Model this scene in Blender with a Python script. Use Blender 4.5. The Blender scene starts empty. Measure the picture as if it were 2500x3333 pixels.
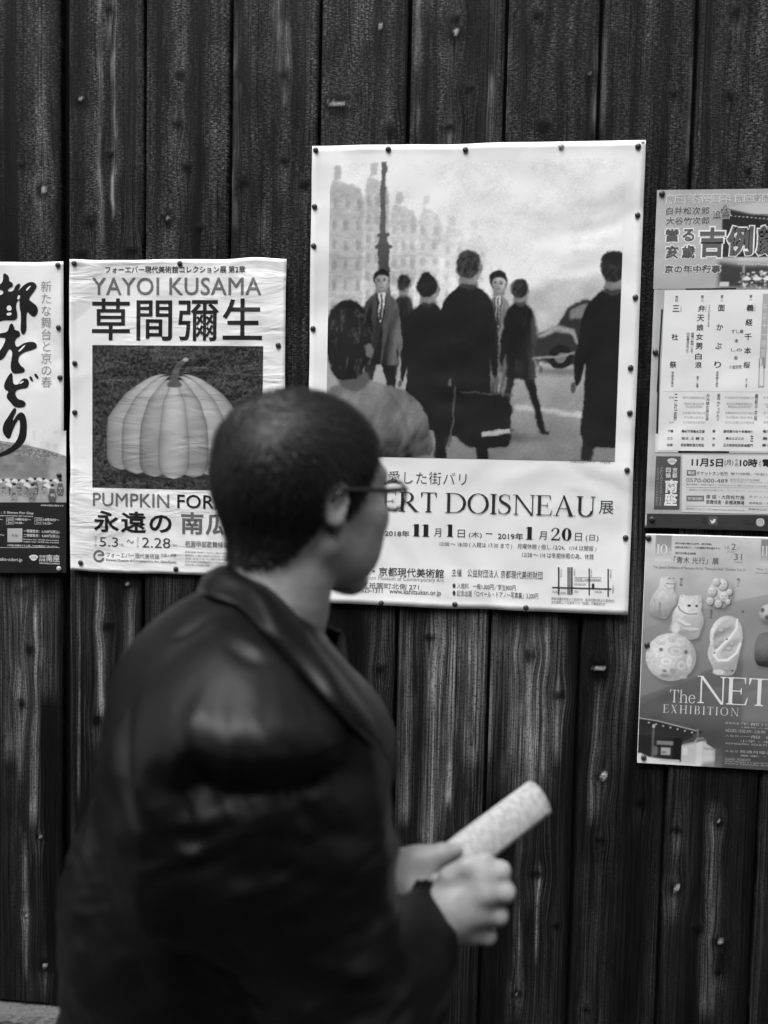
import bpy, math, random
import numpy as np
from mathutils import Matrix, Vector

random.seed(7)
rng = np.random.default_rng(7)
S = bpy.context.scene
COL = S.collection

# ------------------------------------------------------------------ camera
PW, PH = 2500.0, 3333.0                # pixel size the measurements were taken in
FPX = 2900.0                           # focal length in those pixels
YAW, PITCH, ROLL = math.radians(-6.479), math.radians(-3.619), math.radians(1.184)
CAM = np.array([0.0, -2.018, 1.58])    # the fence front is the plane y = 0
def cam_axes():
    cy, sy, cp, sp = math.cos(YAW), math.sin(YAW), math.cos(PITCH), math.sin(PITCH)
    fwd = np.array([sy*cp, cy*cp, sp]); right = np.array([cy, -sy, 0.0]); up = np.cross(right, fwd)
    cr, sr = math.cos(ROLL), math.sin(ROLL)
    return right*cr + up*sr, -right*sr + up*cr, fwd
RT, UP, FW = cam_axes()
def PX(px, py, y=0.0):
    """world point seen at photo pixel (px, py) on the vertical plane y"""
    d = RT*((px-PW/2)/FPX) - UP*((py-PH/2)/FPX) + FW
    return CAM + d*((y-CAM[1])/d[1])
cd = bpy.data.cameras.new("camera"); cam = bpy.data.objects.new("camera", cd); COL.objects.link(cam)
cd.sensor_fit = 'HORIZONTAL'; cd.sensor_width = 36.0; cd.lens = 36.0*FPX/PW
cd.clip_start = 0.05; cd.clip_end = 500.0
M = Matrix.Identity(4)
for i in range(3):
    M[i][0], M[i][1], M[i][2], M[i][3] = RT[i], UP[i], -FW[i], CAM[i]
cam.matrix_world = M
cd.dof.use_dof = True; cd.dof.focus_distance = 2.03; cd.dof.aperture_fstop = cd.lens/1000.0/0.0115
S.camera = cam

# ------------------------------------------------------------------ light
SUN_EL, SUN_AZ, SUN_POW, SKY_POW = math.radians(64), math.radians(208), 1.1, 0.10
wd = bpy.data.worlds.new("World"); S.world = wd; wd.use_nodes = True
nt = wd.node_tree; bg = nt.nodes["Background"]
sky = nt.nodes.new("ShaderNodeTexSky"); sky.sky_type = 'NISHITA'; sky.sun_disc = False
sky.sun_elevation = SUN_EL; sky.sun_rotation = SUN_AZ; sky.dust_density = 4.0
bw = nt.nodes.new("ShaderNodeRGBToBW")          # black and white picture: a neutral sky
nt.links.new(sky.outputs[0], bw.inputs[0]); nt.links.new(bw.outputs[0], bg.inputs[0])
bg.inputs[1].default_value = SKY_POW
sl = bpy.data.lights.new("sun", 'SUN'); sl.energy = SUN_POW; sl.angle = math.radians(35)
sun = bpy.data.objects.new("sun", sl); COL.objects.link(sun)
sd = Vector((math.sin(SUN_AZ)*math.cos(SUN_EL), math.cos(SUN_AZ)*math.cos(SUN_EL), math.sin(SUN_EL)))
sun.rotation_euler = sd.to_track_quat('Z', 'Y').to_euler(); sun.location = (0, -3, 6)
S.view_settings.view_transform = 'Standard'; S.view_settings.look = 'None'
S.view_settings.gamma = 1.0; S.view_settings.exposure = 1.5

# ------------------------------------------------------------------ helpers
def tag(o, label=None, cat=None, group=None, kind=None):
    if label: o["label"] = label
    if cat: o["category"] = cat
    if group: o["group"] = group
    if kind: o["kind"] = kind
    return o
def empty(name, loc):
    o = bpy.data.objects.new(name, None); COL.objects.link(o); o.location = loc
    o.empty_display_size = 0.1
    return o
def link_mesh(name, verts, faces, mat, parent=None, smooth=False):
    me = bpy.data.meshes.new(name)
    verts = np.asarray(verts, dtype=np.float32)
    if isinstance(faces, np.ndarray):
        n, k = faces.shape
        me.vertices.add(len(verts)); me.vertices.foreach_set("co", verts.ravel())
        me.loops.add(n*k); me.loops.foreach_set("vertex_index", faces.astype(np.int32).ravel())
        me.polygons.add(n); me.polygons.foreach_set("loop_start", np.arange(0, n*k, k, dtype=np.int32))
        me.polygons.foreach_set("loop_total", np.full(n, k, dtype=np.int32))
        me.update(calc_edges=True); me.validate()
    else:
        me.from_pydata([tuple(v) for v in verts], [], faces); me.update()
    if smooth: me.polygons.foreach_set("use_smooth", np.ones(len(me.polygons), dtype=bool))
    if mat: me.materials.append(mat)
    o = bpy.data.objects.new(name, me); COL.objects.link(o)
    if parent:
        o.parent = parent; o.matrix_parent_inverse = Matrix.Translation(-parent.location)
    return o
def set_attr(o, name, vals):
    a = o.data.attributes.new(name, 'FLOAT', 'POINT'); a.data.foreach_set("value", np.asarray(vals, dtype=np.float32).ravel())
def grid_faces(nx, ny):
    i = np.arange((nx-1)*(ny-1)); r, c = i//(nx-1), i % (nx-1); a = r*nx+c
    return np.stack([a, a+1, a+nx+1, a+nx], 1)
class MB:
    """collects shapes for one mesh"""
    def __init__(s): s.v = []; s.f = []
    def add(s, v, f):
        b = len(s.v); s.v += [tuple(p) for p in v]; s.f += [tuple(i+b for i in q) for q in f]
    def poly(s, pts): s.add(pts, [tuple(range(len(pts)))])
    def box(s, a, b):
        x0, y0, z0 = a; x1, y1, z1 = b
        s.add([(x0,y0,z0),(x1,y0,z0),(x1,y1,z0),(x0,y1,z0),(x0,y0,z1),(x1,y0,z1),(x1,y1,z1),(x0,y1,z1)],
              [(0,3,2,1),(4,5,6,7),(0,1,5,4),(1,2,6,5),(2,3,7,6),(3,0,4,7)])
    def tube(s, pts, rad, n=10, caps=True):
        pts = [np.array(p, float) for p in pts]; rings = []
        rad = rad if hasattr(rad, '__len__') else [rad]*len(pts)
        ref = None
        for i, p in enumerate(pts):
            t = pts[min(i+1, len(pts)-1)]-pts[max(i-1, 0)]; t /= np.linalg.norm(t)+1e-12
            if ref is None:
                ref = np.cross(t, [0, 0, 1] if abs(t[2]) < .9 else [1, 0, 0])
            ref = ref-t*np.dot(ref, t); ref /= np.linalg.norm(ref); b = np.cross(t, ref)
            rings.append([p+rad[i]*(ref*math.cos(2*math.pi*k/n)+b*math.sin(2*math.pi*k/n)) for k in range(n)])
        v = [q for r in rings for q in r]
        f = [(i*n+k, i*n+(k+1) % n, (i+1)*n+(k+1) % n, (i+1)*n+k) for i in range(len(pts)-1) for k in range(n)]
        if caps: f += [tuple(range(n-1, -1, -1)), tuple((len(pts)-1)*n+k for k in range(n))]
        s.add(v, f)
    def build(s, name, mat, parent=None, smooth=False): return link_mesh(name, s.v, s.f, mat, parent, smooth)

def vnoise(p, seed=0):
    """smooth value noise in 0..1 at points p (n,3)"""
    p = np.asarray(p, dtype=np.float64); i = np.floor(p).astype(np.int64); f = p-i; f = f*f*(3-2*f); out = 0
    for dx in (0, 1):
        for dy in (0, 1):
            for dz in (0, 1):
                h = (i[:, 0]+dx)*374761393+(i[:, 1]+dy)*668265263+(i[:, 2]+dz)*2147483647+seed*974634533
                h = (h ^ (h >> 13))*1274126177; h = (h ^ (h >> 16)) & 0xffff
                w = (f[:, 0] if dx else 1-f[:, 0])*(f[:, 1] if dy else 1-f[:, 1])*(f[:, 2] if dz else 1-f[:, 2])
                out = out+w*(h/65535.0)
    return out
def fbm(p, seed=0, oct=3):
    a, s, t = 0.0, 0.0, 1.0
    for k in range(oct): a = a+t*vnoise(np.asarray(p)*(2.03**k), seed+k); s += t; t *= .5
    return a/s

# ------------------------------------------------------------------ materials
def new_mat(name):
    m = bpy.data.materials.new(name); m.use_nodes = True
    return m, m.node_tree, m.node_tree.nodes["Principled BSDF"]
def N(nt, typ, **kw):
    n = nt.nodes.new(typ)
    for k, v in kw.items(): setattr(n, k, v)
    return n
def grey(v): return (v, v, v, 1)
def plain(name, val, rough=.5, spec=.4, noise=0.0, nscale=40.0, bump=0.0):
    m, t, b = new_mat(name)
    b.inputs["Base Color"].default_value = grey(val); b.inputs["Roughness"].default_value = rough
    b.inputs["Specular IOR Level"].default_value = spec
    tc = N(t, "ShaderNodeTexCoord"); nz = N(t, "ShaderNodeTexNoise"); nz.inputs["Scale"].default_value = nscale; nz.inputs["Detail"].default_value = 5
    t.links.new(tc.outputs["Object"], nz.inputs["Vector"])
    mr = N(t, "ShaderNodeMapRange"); mr.inputs[3].default_value = val*(1-noise); mr.inputs[4].default_value = val*(1+noise)
    t.links.new(nz.outputs[0], mr.inputs[0]); t.links.new(mr.outputs[0], b.inputs["Base Color"])
    if bump:
        bp = N(t, "ShaderNodeBump"); bp.inputs["Strength"].default_value = 1; bp.inputs["Distance"].default_value = bump
        t.links.new(nz.outputs[0], bp.inputs["Height"]); t.links.new(bp.outputs[0], b.inputs["Normal"])
    return m
def paper_bump(t, b, kind):
    """creases of one poster; the print on it shares them"""
    g = N(t, "ShaderNodeNewGeometry")
    def layer(scale, detail, dist, rough=.5, prev=None, patchy=False):
        mp = N(t, "ShaderNodeVectorMath", operation='MULTIPLY'); mp.inputs[1].default_value = scale
        t.links.new(g.outputs["Position"], mp.inputs[0])
        nz = N(t, "ShaderNodeTexNoise"); nz.inputs["Scale"].default_value = 1; nz.inputs["Detail"].default_value = detail
        nz.inputs["Roughness"].default_value = rough; nz.inputs["Distortion"].default_value = .6
        t.links.new(mp.outputs[0], nz.inputs["Vector"])
        bp = N(t, "ShaderNodeBump"); bp.inputs["Strength"].default_value = 1; bp.inputs["Distance"].default_value = dist
        h = nz.outputs[0]
        if patchy:      # creases come in patches
            m2 = N(t, "ShaderNodeTexNoise"); m2.inputs["Scale"].default_value = 7; m2.inputs["Detail"].default_value = 1; t.links.new(g.outputs["Position"], m2.inputs["Vector"])
            r2 = N(t, "ShaderNodeMapRange"); r2.inputs[1].default_value = .35; r2.inputs[2].default_value = .65; r2.inputs[3].default_value = .08; r2.inputs[4].default_value = 1.0; t.links.new(m2.outputs[0], r2.inputs[0])
            mm_ = N(t, "ShaderNodeMath", operation='MULTIPLY'); t.links.new(h, mm_.inputs[0]); t.links.new(r2.outputs[0], mm_.inputs[1]); h = mm_.outputs[0]
        t.links.new(h, bp.inputs["Height"])
        if prev: t.links.new(prev.outputs[0], bp.inputs["Normal"])
        return bp
    if kind == 'wrinkled':
        p = layer((5, 1, 5), 2, .012); p = layer((7, 1, 26), 3, .0078, .52, p, True)
    else:
        p = layer((3.2, 1, 3.6), 2, .020); p = layer((16, 1, 14), 2, .0016, .4, p)
    t.links.new(p.outputs[0], b.inputs["Normal"])
_pm = {}
def ink(val, kind='flat'):
    """paper or print of one grey on one sort of poster"""
    key = (round(val, 3), kind)
    if key in _pm: return _pm[key]
    m, t, b = new_mat("paper" if val > .6 else "print")
    b.inputs["Base Color"].default_value = grey(val)
    b.inputs["Roughness"].default_value = .34 if kind == 'wrinkled' else .42
    b.inputs["Specular IOR Level"].default_value = .45 if kind == 'wrinkled' else .3
    paper_bump(t, b, kind); _pm[key] = m
    return m
def picture_mat(kind='flat'):
    key = ('pic', kind)
    if key in _pm: return _pm[key]
    m, t, b = new_mat("printed_picture")
    a = N(t, "ShaderNodeAttribute"); a.attribute_name = "tone"
    t.links.new(a.outputs["Fac"], b.inputs["Base Color"])
    b.inputs["Roughness"].default_value = .34 if kind == 'wrinkled' else .42
    b.inputs["Specular IOR Level"].default_value = .45 if kind == 'wrinkled' else .3
    paper_bump(t, b, kind); _pm[key] = m
    return m

# ------------------------------------------------------------------ the ground and the fence
m_asphalt = plain("asphalt", .035, .85, .3, .3, 60, .004)
g = MB(); g.add([(-60, -60, 0), (60, -60, 0), (60, 60, 0), (-60, 60, 0)], [(0, 1, 2, 3)])
tag(g.build("ground", m_asphalt), kind="structure")

def wood_mat():
    m, t, b = new_mat("charred_cedar"); L = t.links.new
    at = lambda n: (lambda a: (setattr(a, "attribute_name", n), a)[1])(N(t, "ShaderNodeAttribute")).outputs["Fac"]
    geo = N(t, "ShaderNodeNewGeometry"); sp = N(t, "ShaderNodeSeparateXYZ"); L(geo.outputs["Position"], sp.inputs[0])
    gx, worn, knot, lift, fuzz, bare = at("grain"), at("worn"), at("knot"), at("chip_glint"), at("fuzz"), at("bare")
    def mth(op, a, bb, c=None, clamp=False):
        n = N(t, "ShaderNodeMath", operation=op); n.use_clamp = clamp
        for i, v in enumerate((a, bb, c)):
            if v is None: continue
            if isinstance(v, (int, float)): n.inputs[i].default_value = v
            else: L(v, n.inputs[i])
        return n.outputs[0]
    def noise(sx, sz, detail, rough=.55, src=None, seed=0.0):
        cx = N(t, "ShaderNodeCombineXYZ")
        L(mth('MULTIPLY', src or gx, sx), cx.inputs[0]); L(mth('MULTIPLY', sp.outputs[2], sz), cx.inputs[2]); cx.inputs[1].default_value = seed
        nz = N(t, "ShaderNodeTexNoise"); nz.inputs["Scale"].default_value = 1; nz.inputs["Detail"].default_value = detail
        nz.inputs["Roughness"].default_value = rough; L(cx.outputs[0], nz.inputs["Vector"])
        return nz.outputs[0]
    def ramp(v, a, bb, c=0.0, d=1.0):
        n = N(t, "ShaderNodeMapRange"); n.interpolation_type = 'SMOOTHSTEP'
        for i, q in enumerate((a, bb, c, d)): n.inputs[i+1].default_value = q
        L(v, n.inputs[0]); return n.outputs[0]
    broad = noise(26, .7, 4, .62); fine = noise(330, 2.4, 4, .62, seed=3.1); hair = noise(170, 3.2, 4, .7, seed=7.7); crackn = noise(70, .5, 4, .55, seed=13.0)
    blot = noise(22, 9, 5, .65, src=sp.outputs[0], seed=5.0)
    cross = noise(105, 300, 4, .68, src=sp.outputs[0], seed=9.0); grainy = noise(230, 230, 3, .7, src=sp.outputs[0], seed=2.0); speck = noise(150, 210, 3, .6, src=sp.outputs[0], seed=17.0); band = noise(20, .35, 3, .55, seed=19.0)
    streak = mth('MULTIPLY', ramp(fine, .44, .62), ramp(broad, .34, .60, .2, 1.0))
    streak = mth('ADD', streak, mth('MULTIPLY', ramp(hair, .46, .64, 0, .8), ramp(blot, .42, .62)))
    w = mth('MULTIPLY', mth('ADD', mth('MULTIPLY', streak, .75), .14), worn)
    w = mth('MULTIPLY', w, ramp(speck, .34, .52, .35, 1.0))
    up = mth('MULTIPLY', mth('MULTIPLY', ramp(cross, .40, .70), ramp(grainy, .34, .66, .15, 1.0)), fuzz)
    up = mth('MULTIPLY', up, mth('MULTIPLY', ramp(blot, .30, .66, .25, 1.3), ramp(band, .34, .60, .12, 1.25)))
    v = mth('ADD', mth('MULTIPLY', w, .30), mth('MULTIPLY', up, .165))
    v = mth('ADD', v, mth('MULTIPLY', ramp(fine, .38, .68), .005))
    v = mth('ADD', v, .0012)
    v = mth('MULTIPLY', v, ramp(noise(15, .45, 2, seed=11.0), .36, .60, .30, 1.15))
    v = mth('MULTIPLY', v, ramp(mth('ABSOLUTE', mth('SUBTRACT', crackn, .5), None), .002, .016, .12, 1.0))
    v = mth('MULTIPLY', v, mth('SUBTRACT', 1.0, mth('MULTIPLY', knot, .93)))
    v = mth('ADD', v, mth('MULTIPLY', lift, mth('MULTIPLY', ramp(grainy, .3, .65, .2, 1.0), .46)))
    v = mth('ADD', v, mth('MULTIPLY', bare, mth('MULTIPLY', ramp(hair, .30, .62, .1, 1.0), .15)))
    L(v, b.inputs["Base Color"])
    b.inputs["Roughness"].default_value = .62; b.inputs["Specular IOR Level"].default_value = .12
    h = mth('ADD', mth('MULTIPLY', fine, 1.0), mth('MULTIPLY', hair, .4)); h = mth('ADD', h, mth('MULTIPLY', mth('MULTIPLY', cross, fuzz), .35))
    bp = N(t, "ShaderNodeBump"); bp.inputs["Strength"].default_value = .9; bp.inputs["Distance"].default_value = .0022
    L(h, bp.inputs["Height"]); L(bp.outputs[0], b.inputs["Normal"])
    return m
m_wood = wood_mat(); m_gap = plain("tarred_backing", .006, .9, .1, .3)
LC, RC, LL, RR = (0, 0, .7535), (1250, 0, .7535), (0, 1800, .6935), (1500, 1900, .6477)
_k = [(LC, [(775,318,0),(765,535,0),(475,665,0),(90,710,0),(183,820,2),(380,950,0),(722,945,1),(860,985,1),(1220,315,0),(1225,690,0),(1455,448,3),(470,30,0),
            (345,1095,0),(565,1078,0),(1640,115,2),(1050,785,0),(1315,795,0),(805,720,0),(345,430,1)]),
      (RC, [(310,140,2),(310,80,0),(665,60,0),(365,380,0),(690,540,0),(1250,400,0),(1490,415,0),(285,550,0),(1570,740,0),(1520,50,0),(885,322,1)]),
      (RR, [(345,360,0),(690,425,3),(490,560,0),(715,970,2),(905,1100,0),(1295,1195,1),(705,1290,0),(380,1460,1),(480,1720,0),(1190,1735,0),(1300,1800,2),(1300,1955,0),
            (275,2060,1),(1080,1530,2),(630,2150,0)]),
      (LL, [(95,185,0),(590,150,1),(135,455,0),(100,710,1),(455,785,0),(120,1700,1),(205,1940,2),(185,1330,1),(500,345,0)]),
      ((0, 0, 1), [(1399,2076,0),(1238,2183,0),(1459,2736,0),(2200,2700,0),(1290,2250,0)])]
KNOTS = []
for (ox, oy, s), ks in _k:
    for x, y, b in ks:
        p = PX(ox+x*s, oy+y*s); KNOTS.append((p[0], p[2], b))
# pale worn streaks: photo x, y0, y1, half width (mm), strength
_st = [(322,-200,800,5,1.7),(366,-200,720,5,1.9),(352,40,160,9,1.6),(905,-100,300,10,1.2),(935,40,260,6,1.4),(925,270,350,7,1.6),(600,20,230,4,.9),
       (860,650,800,12,.6),(140,0,800,20,.3),(1590,200,470,8,.8),(1937,100,450,4,1.2),(1360,-100,450,7,.9),(1655,0,440,5,.8),(770,0,800,8,.7),(2248,0,620,4,1.0),(1965,0,440,6,.7),
       (255,1860,2620,3,1.3),(325,1850,2350,9,1.3),(65,1860,2560,5,1.0),(110,1950,2700,10,.7),(85,2700,3200,5,.7),(1330,2000,2700,16,.9),(1405,1990,2800,26,1.0),(1470,2030,2650,7,1.0),(1660,2020,2620,34,.9),(1560,2050,2500,8,.8),(40,1880,2500,22,.7),
       (1720,2000,2600,40,1.0),(1735,2150,2500,15,1.0),(1690,2500,3333,8,.6),(1745,2800,3150,3,1.2),(1940,2200,2700,10,.5),(1530,2000,2500,12,.6),(2310,2600,3333,14,.4),(1820,2010,2500,10,.5),
       (150,1900,2300,25,.5),(420,1900,2300,14,.5),(1600,2030,2500,8,.7)]
STREAKS = []
for x, y0, y1, hw, a in _st:
    p, q = PX(x, y0), PX(x, y1); STREAKS.append(((p[0]+q[0])/2, q[2], p[2], hw/1000, a))

FENCE_Z0 = PX(50, 3258)[2]; FENCE_Z1 = 3.30
xs = [PX(x, 0)[0] for x in (203, 471, 753, 1044, 1337, 1653, 1962, 2275)]
while xs[0] > -3.2: xs.insert(0, xs[0]-.2-.02*random.random())
while xs[-1] < 3.2: xs.append(xs[-1]+.2+.02*random.random())
fence = tag(empty("wooden_fence", (0, .02, 0)), "tall dark charred wooden board fence that carries all the posters", "fence")
mb = MB(); mb.box((xs[0]-.05, .026, FENCE_Z0), (xs[-1]+.05, .05, FENCE_Z1)); mb.build("backing", m_gap, fence)
for i in range(len(xs)-1):
    wide = i+1 < len(xs) and abs(xs[i]-PX(203, 0)[0]) < 1e-6
    x0, x1 = xs[i]+(.013 if wide else .0035), xs[i+1]-(.0065 if abs(xs[i+1]-PX(203, 0)[0]) < 1e-6 else .0035)
    seen = x1 > -1.15 and x0 < .95
    dx, dz = (.004, .0065) if seen else (.012, .04)
    nx, nz = int((x1-x0)/dx)+1, int((FENCE_Z1-FENCE_Z0)/dz)+1
    u = np.linspace(x0, x1, nx); z = np.linspace(FENCE_Z0, FENCE_Z1, nz)
    # bunch columns into the arrises so the rounded edge is real
    u[1], u[-2] = x0+.0015, x1-.0015; u[2], u[-3] = x0+.004, x1-.004
    X, Z = np.meshgrid(u, z); X, Z = X.ravel(), Z.ravel(); n = len(X)
    nz1 = lambda fx, fz, s: vnoise(np.stack([X*fx, np.full(n, i*3.7), Z*fz], 1), s)
    G = X+.010*(nz1(3, 1.6, 1)-.5)+.004*(nz1(9, 5, 2)-.5)+i*1.37
    BR = np.zeros(n); K = np.zeros(n); CH = np.zeros(n); W = np.zeros(n); relief = np.zeros(n)
    mine = [k for k in KNOTS if x0 < k[0] < x1]
    if not seen or len(mine) < 4:
        mine = mine+[(random.uniform(x0+.03, x1-.03), random.uniform(FENCE_Z0, 3.2), 0) for _ in range(2)]
    for kx, kz, b in mine:
        ex, ez = X-kx, Z-kz; s = (.012, .013, .014, .024)[b]*random.uniform(.75, 1.25)
        G = G-ex*.62*np.exp(-(ex/(s*1.9))**2-(ez/(s*random.uniform(2.4, 4.2)))**2)
        r = np.sqrt((ex/s)**2+(ez/(s*random.uniform(.6, 1.3)))**2)+.9*(vnoise(np.stack([X*140, np.full(n, kz*9), Z*140], 1), 5)-.5)
        K = np.maximum(K, np.clip(1.5-r, 0, 1)); W += random.uniform(-.1, .3)*np.exp(-(ex/(s*1.6))**2-((ez+s*3)/(s*2.6))**2)
        relief += .002*np.exp(-r*r)
        if b:
            q_ = random.uniform(.6, 1.15); aa = (0, .0034, .0064, .0200)[b]*q_; bb_ = (0, .0030, .0080, .0036)[b]*random.uniform(.6, 1.2)
            rr = np.sqrt(((ex-.002)/aa)**2+((ez-(.001 if b < 3 else .0006+ex*-.18))/bb_)**2)+.9*(vnoise(np.stack([X*330, np.full(n, kx*9), Z*420], 1), 6)-.5)
            CH = np.maximum(CH, np.clip((1.25-rr)*1.8, 0, 1)); relief += .0012*np.clip(1.2-rr, 0, 1)  # raised knot chips; the glint of their glossy facets is put into the colour
    lowz = np.clip((1.62-Z)/.25, 0, 1)*np.clip((Z-.86)/.45, 0, 1)
    W += .03+(.10+.75*lowz)*np.clip(fbm(np.stack([X*9, np.full(n, i*3.7), Z*1.0], 1), 11, 3)*3.2-1.35, 0, 1.2)
    for sx, sz0, sz1, hw, a in STREAKS:
        if x0-.05 < sx < x1+.05:
            e = (G-i*1.37-sx)/hw; f = np.clip((Z-sz0)/.05, 0, 1)*np.clip((sz1-Z)/.05, 0, 1)
            W += (.3 if sz0 > 1.7 else .95)*a*np.exp(-e*e)*f*(.5+vnoise(np.stack([X*30, np.full(n, sx), Z*5], 1), 25)); e2 = e+1.6*(vnoise(np.stack([X*0, np.full(n, sx*50), Z*30], 1), 22)-.5)
            BR += (.9 if sz0 > 1.7 else .25)*a*np.exp(-e2*e2*1.3)*f*np.clip(fbm(np.stack([X*90, np.full(n, sx), Z*15], 1), 21, 3)*3.4-1.35, 0, 1.3)
    Fz = 1.25*(.08+.92*np.clip((Z-1.45)/.45, 0, 1))*(.55+.75*nz1(8, 3, 31))*random.uniform(.8, 1.15)
    edge = np.minimum(X-x0, x1-X); Y = .006*np.clip(1-edge/.005, 0, 1)**2-relief
    Y = Y+.0022*(nz1(30, 1.4, 41)-.5)+(i % 3)*.0013+(X-x0)/(x1-x0)*.002
    # side faces: repeat the border columns further back
    V = np.stack([X, Y, Z], 1).reshape(nz, nx, 3)
    back = np.full((nz, 1, 3), .0); bl, br = V[:, :1].copy(), V[:, -1:].copy(); bl[..., 1] = .0255; br[..., 1] = .0255
    V = np.concatenate([bl, V, br], 1)
    ext = lambda A: np.concatenate([A.reshape(nz, nx)[:, :1], A.reshape(nz, nx), A.reshape(nz, nx)[:, -1:]], 1)
    o = link_mesh("plank", V.reshape(-1, 3), grid_faces(nx+2, nz), m_wood, fence, True)
    for nm, A in (("grain", G), ("worn", W), ("knot", K), ("chip_glint", CH), ("fuzz", Fz), ("bare", BR)): set_attr(o, nm, ext(A))
# low stone plinth the fence stands on
m_stone = plain("rough_stone", .09, .8, .3, .55, 120, .004)
pl = MB(); px_ = np.linspace(xs[0]-.05, xs[-1]+.05, 400)
z_ = FENCE_Z0-.001; prof = [(.06, 0), (-.035, 0), (-.035, z_-.029), (-.028, z_-.016), (.06, z_)]
for k in range(len(prof)-1):
    (ya, za), (yb, zb) = prof[k], prof[k+1]
v = []; 
for x in px_:
    for y, zz in prof: v.append((x, y+.004*(random.random()-.5)*(y < 0), zz+.004*(random.random()-.5)*(zz > .1)))
f = [(a*5+k, (a+1)*5+k, (a+1)*5+k+1, a*5+k+1) for a in range(len(px_)-1) for k in range(4)]
pl.add(v, f)
tag(pl.build("stone_plinth", m_stone), "low pale rough stone plinth running along the foot of the board fence", "plinth")

# unseen house over the way, added to leave only a strip of sky
m_plaster = plain("dark_timber_cladding", .03, .9, .2, .3, 3, .01); m_tile = plain("roof_tile", .04, .6, .3, .3, 9, .02); m_lat = plain("dark_lattice", .02, .7, .3, .3); m_pane = plain("window_pane", .03, .1, .6, .1)
house = tag(empty("added_townhouse", (0, -7.2, 0)), "unseen two-storey dark timber house over the street, added to narrow the sky", "house")
mb = MB(); mb.box((-11, -8.2, 0), (11, -7.2, 6.4)); mb.build("wall", m_plaster, house)
mb = MB(); mb.add([(-11.5, -6.2, 6.2), (11.5, -6.2, 6.2), (11.5, -9.4, 7.9), (-11.5, -9.4, 7.9), (-11.5, -6.2, 6.05), (11.5, -6.2, 6.05), (11.5, -9.4, 7.75), (-11.5, -9.4, 7.75)], [(0,1,2,3),(7,6,5,4),(0,4,5,1),(1,5,6,2),(2,6,7,3),(3,7,4,0)]); mb.build("roof", m_tile, house)
for x in (-8, -4, 0, 4, 8):
    mb = MB(); mb.box((x-.9, -7.23, 3.7), (x+.9, -7.19, 5.2)); w = mb.build("window", m_pane, house)
    mb = MB()
    for k in range(13): mb.box((x-.93+k*.15, -7.16, 3.65), (x-.89+k*.15, -7.11, 5.25))
    mb.box((x-.95, -7.19, 3.6), (x+.95, -7.12, 3.65)); mb.box((x-.95, -7.19, 5.25), (x+.95, -7.12, 5.3)); mb.build("lattice", m_lat, w)
for x in (-6, 2):
    mb = MB(); mb.box((x-.9, -7.22, 0), (x+.9, -7.16, 2.0)); mb.build("door", m_lat, house)

# ------------------------------------------------------------------ posters: paper, prints, lettering
YP = -.0072                                  # front of the sheets
def wall(px, py): p = PX(px, py, YP); return p[0], p[2]
class Crop:
    """photo pixels from the pixels of an enlarged detail"""
    def __init__(s, ox, oy, k): s.o = (ox, oy, k)
    def __call__(s, x, y): return s.o[0]+x*s.o[2], s.o[1]+y*s.o[2]
C1, C2, C3 = Crop(0, 800, .60277), Crop(980, 430, .70525), Crop(1080, 1450, .64497)
C4, C5, C6, CL = Crop(2080, 580, .25767), Crop(2080, 1150, .27132), Crop(2050, 1700, .38429), Crop(0, 800, .49713)

def sheet(name, tl, size, kind, val, parent, wave=.0, tilt=0.0):
    """paper with slightly uneven edges, lifted a little at its rim; tl = top left photo pixel, size in metres"""
    x0, z1 = tl; w, h = size; nx, nz = 60, 84
    u, t = np.meshgrid(np.linspace(0, 1, nx), np.linspace(0, 1, nz)); u, t = u.ravel(), t.ravel()
    s = x0*7.1
    X = x0+u*w+wave*.5*(vnoise(np.stack([t*9, u*0+s, u*0], 1), 3)-.5)*np.where(u < .5, 1-2*u, 2*u-1)
    Z = z1-t*h+wave*(vnoise(np.stack([u*7, u*0+s, u*0], 1), 4)-.5)*np.where(t < .5, 1-2*t, 2*t-1)-tilt*u*w
    rim = np.minimum.reduce([u*w, (1-u)*w, t*h, (1-t)*h]); r = np.clip(1-rim/.018, 0, 1)
    Y = YP-r*r*(.004 if wave > .0025 else 0)*vnoise(np.stack([X*14, X*0+s, Z*14], 1), 8)
    v = np.concatenate([np.stack([X, Y, Z], 1), np.stack([X, Y+.0004, Z], 1)]); f = grid_faces(nx, nz)[:, ::-1]; m = nx*nz
    ring = list(range(nx))+[nx*(k+1)-1 for k in range(1, nz)]+[m-1-k for k in range(1, nx)]+[nx*k for k in range(nz-2, 0, -1)]
    e = np.array([(ring[k], ring[(k+1) % len(ring)], ring[(k+1) % len(ring)]+m, ring[k]+m) for k in range(len(ring))])
    o = link_mesh(name, v, np.concatenate([f, f[:, ::-1]+m, e]), ink(val, kind), parent, False)
    return o

def embolden(co, f, bold):
    """push the outline of flat glyphs outwards by bold"""
    seen = set((a, b) for q in f for a, b in zip(q, q[1:]+q[:1])); nxt = {a: b for a, b in seen if (b, a) not in seen}; prv = {b: a for a, b in nxt.items()}
    out = co.copy()
    for v in nxt:
        def walk(d):
            u = v
            for _ in range(12):
                u = d.get(u, v)
                if np.linalg.norm(co[u]-co[v]) > .014: break
            w = co[u]-co[v]; return w[:2]/(np.linalg.norm(w)+1e-9)
        a, b = -walk(prv), walk(nxt); n1, n2 = np.array([a[1], -a[0]]), np.array([b[1], -b[0]]); m = n1+n2; k = np.linalg.norm(m)
        if k < 1e-3: continue
        m /= k; out[v, :2] += m*bold/max(.55, float(m@n1))
    return out
_fc = bpy.data.curves.new("lettering_source", 'FONT'); _fo = bpy.data.objects.new("lettering_source", _fc); COL.objects.link(_fo)
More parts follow.
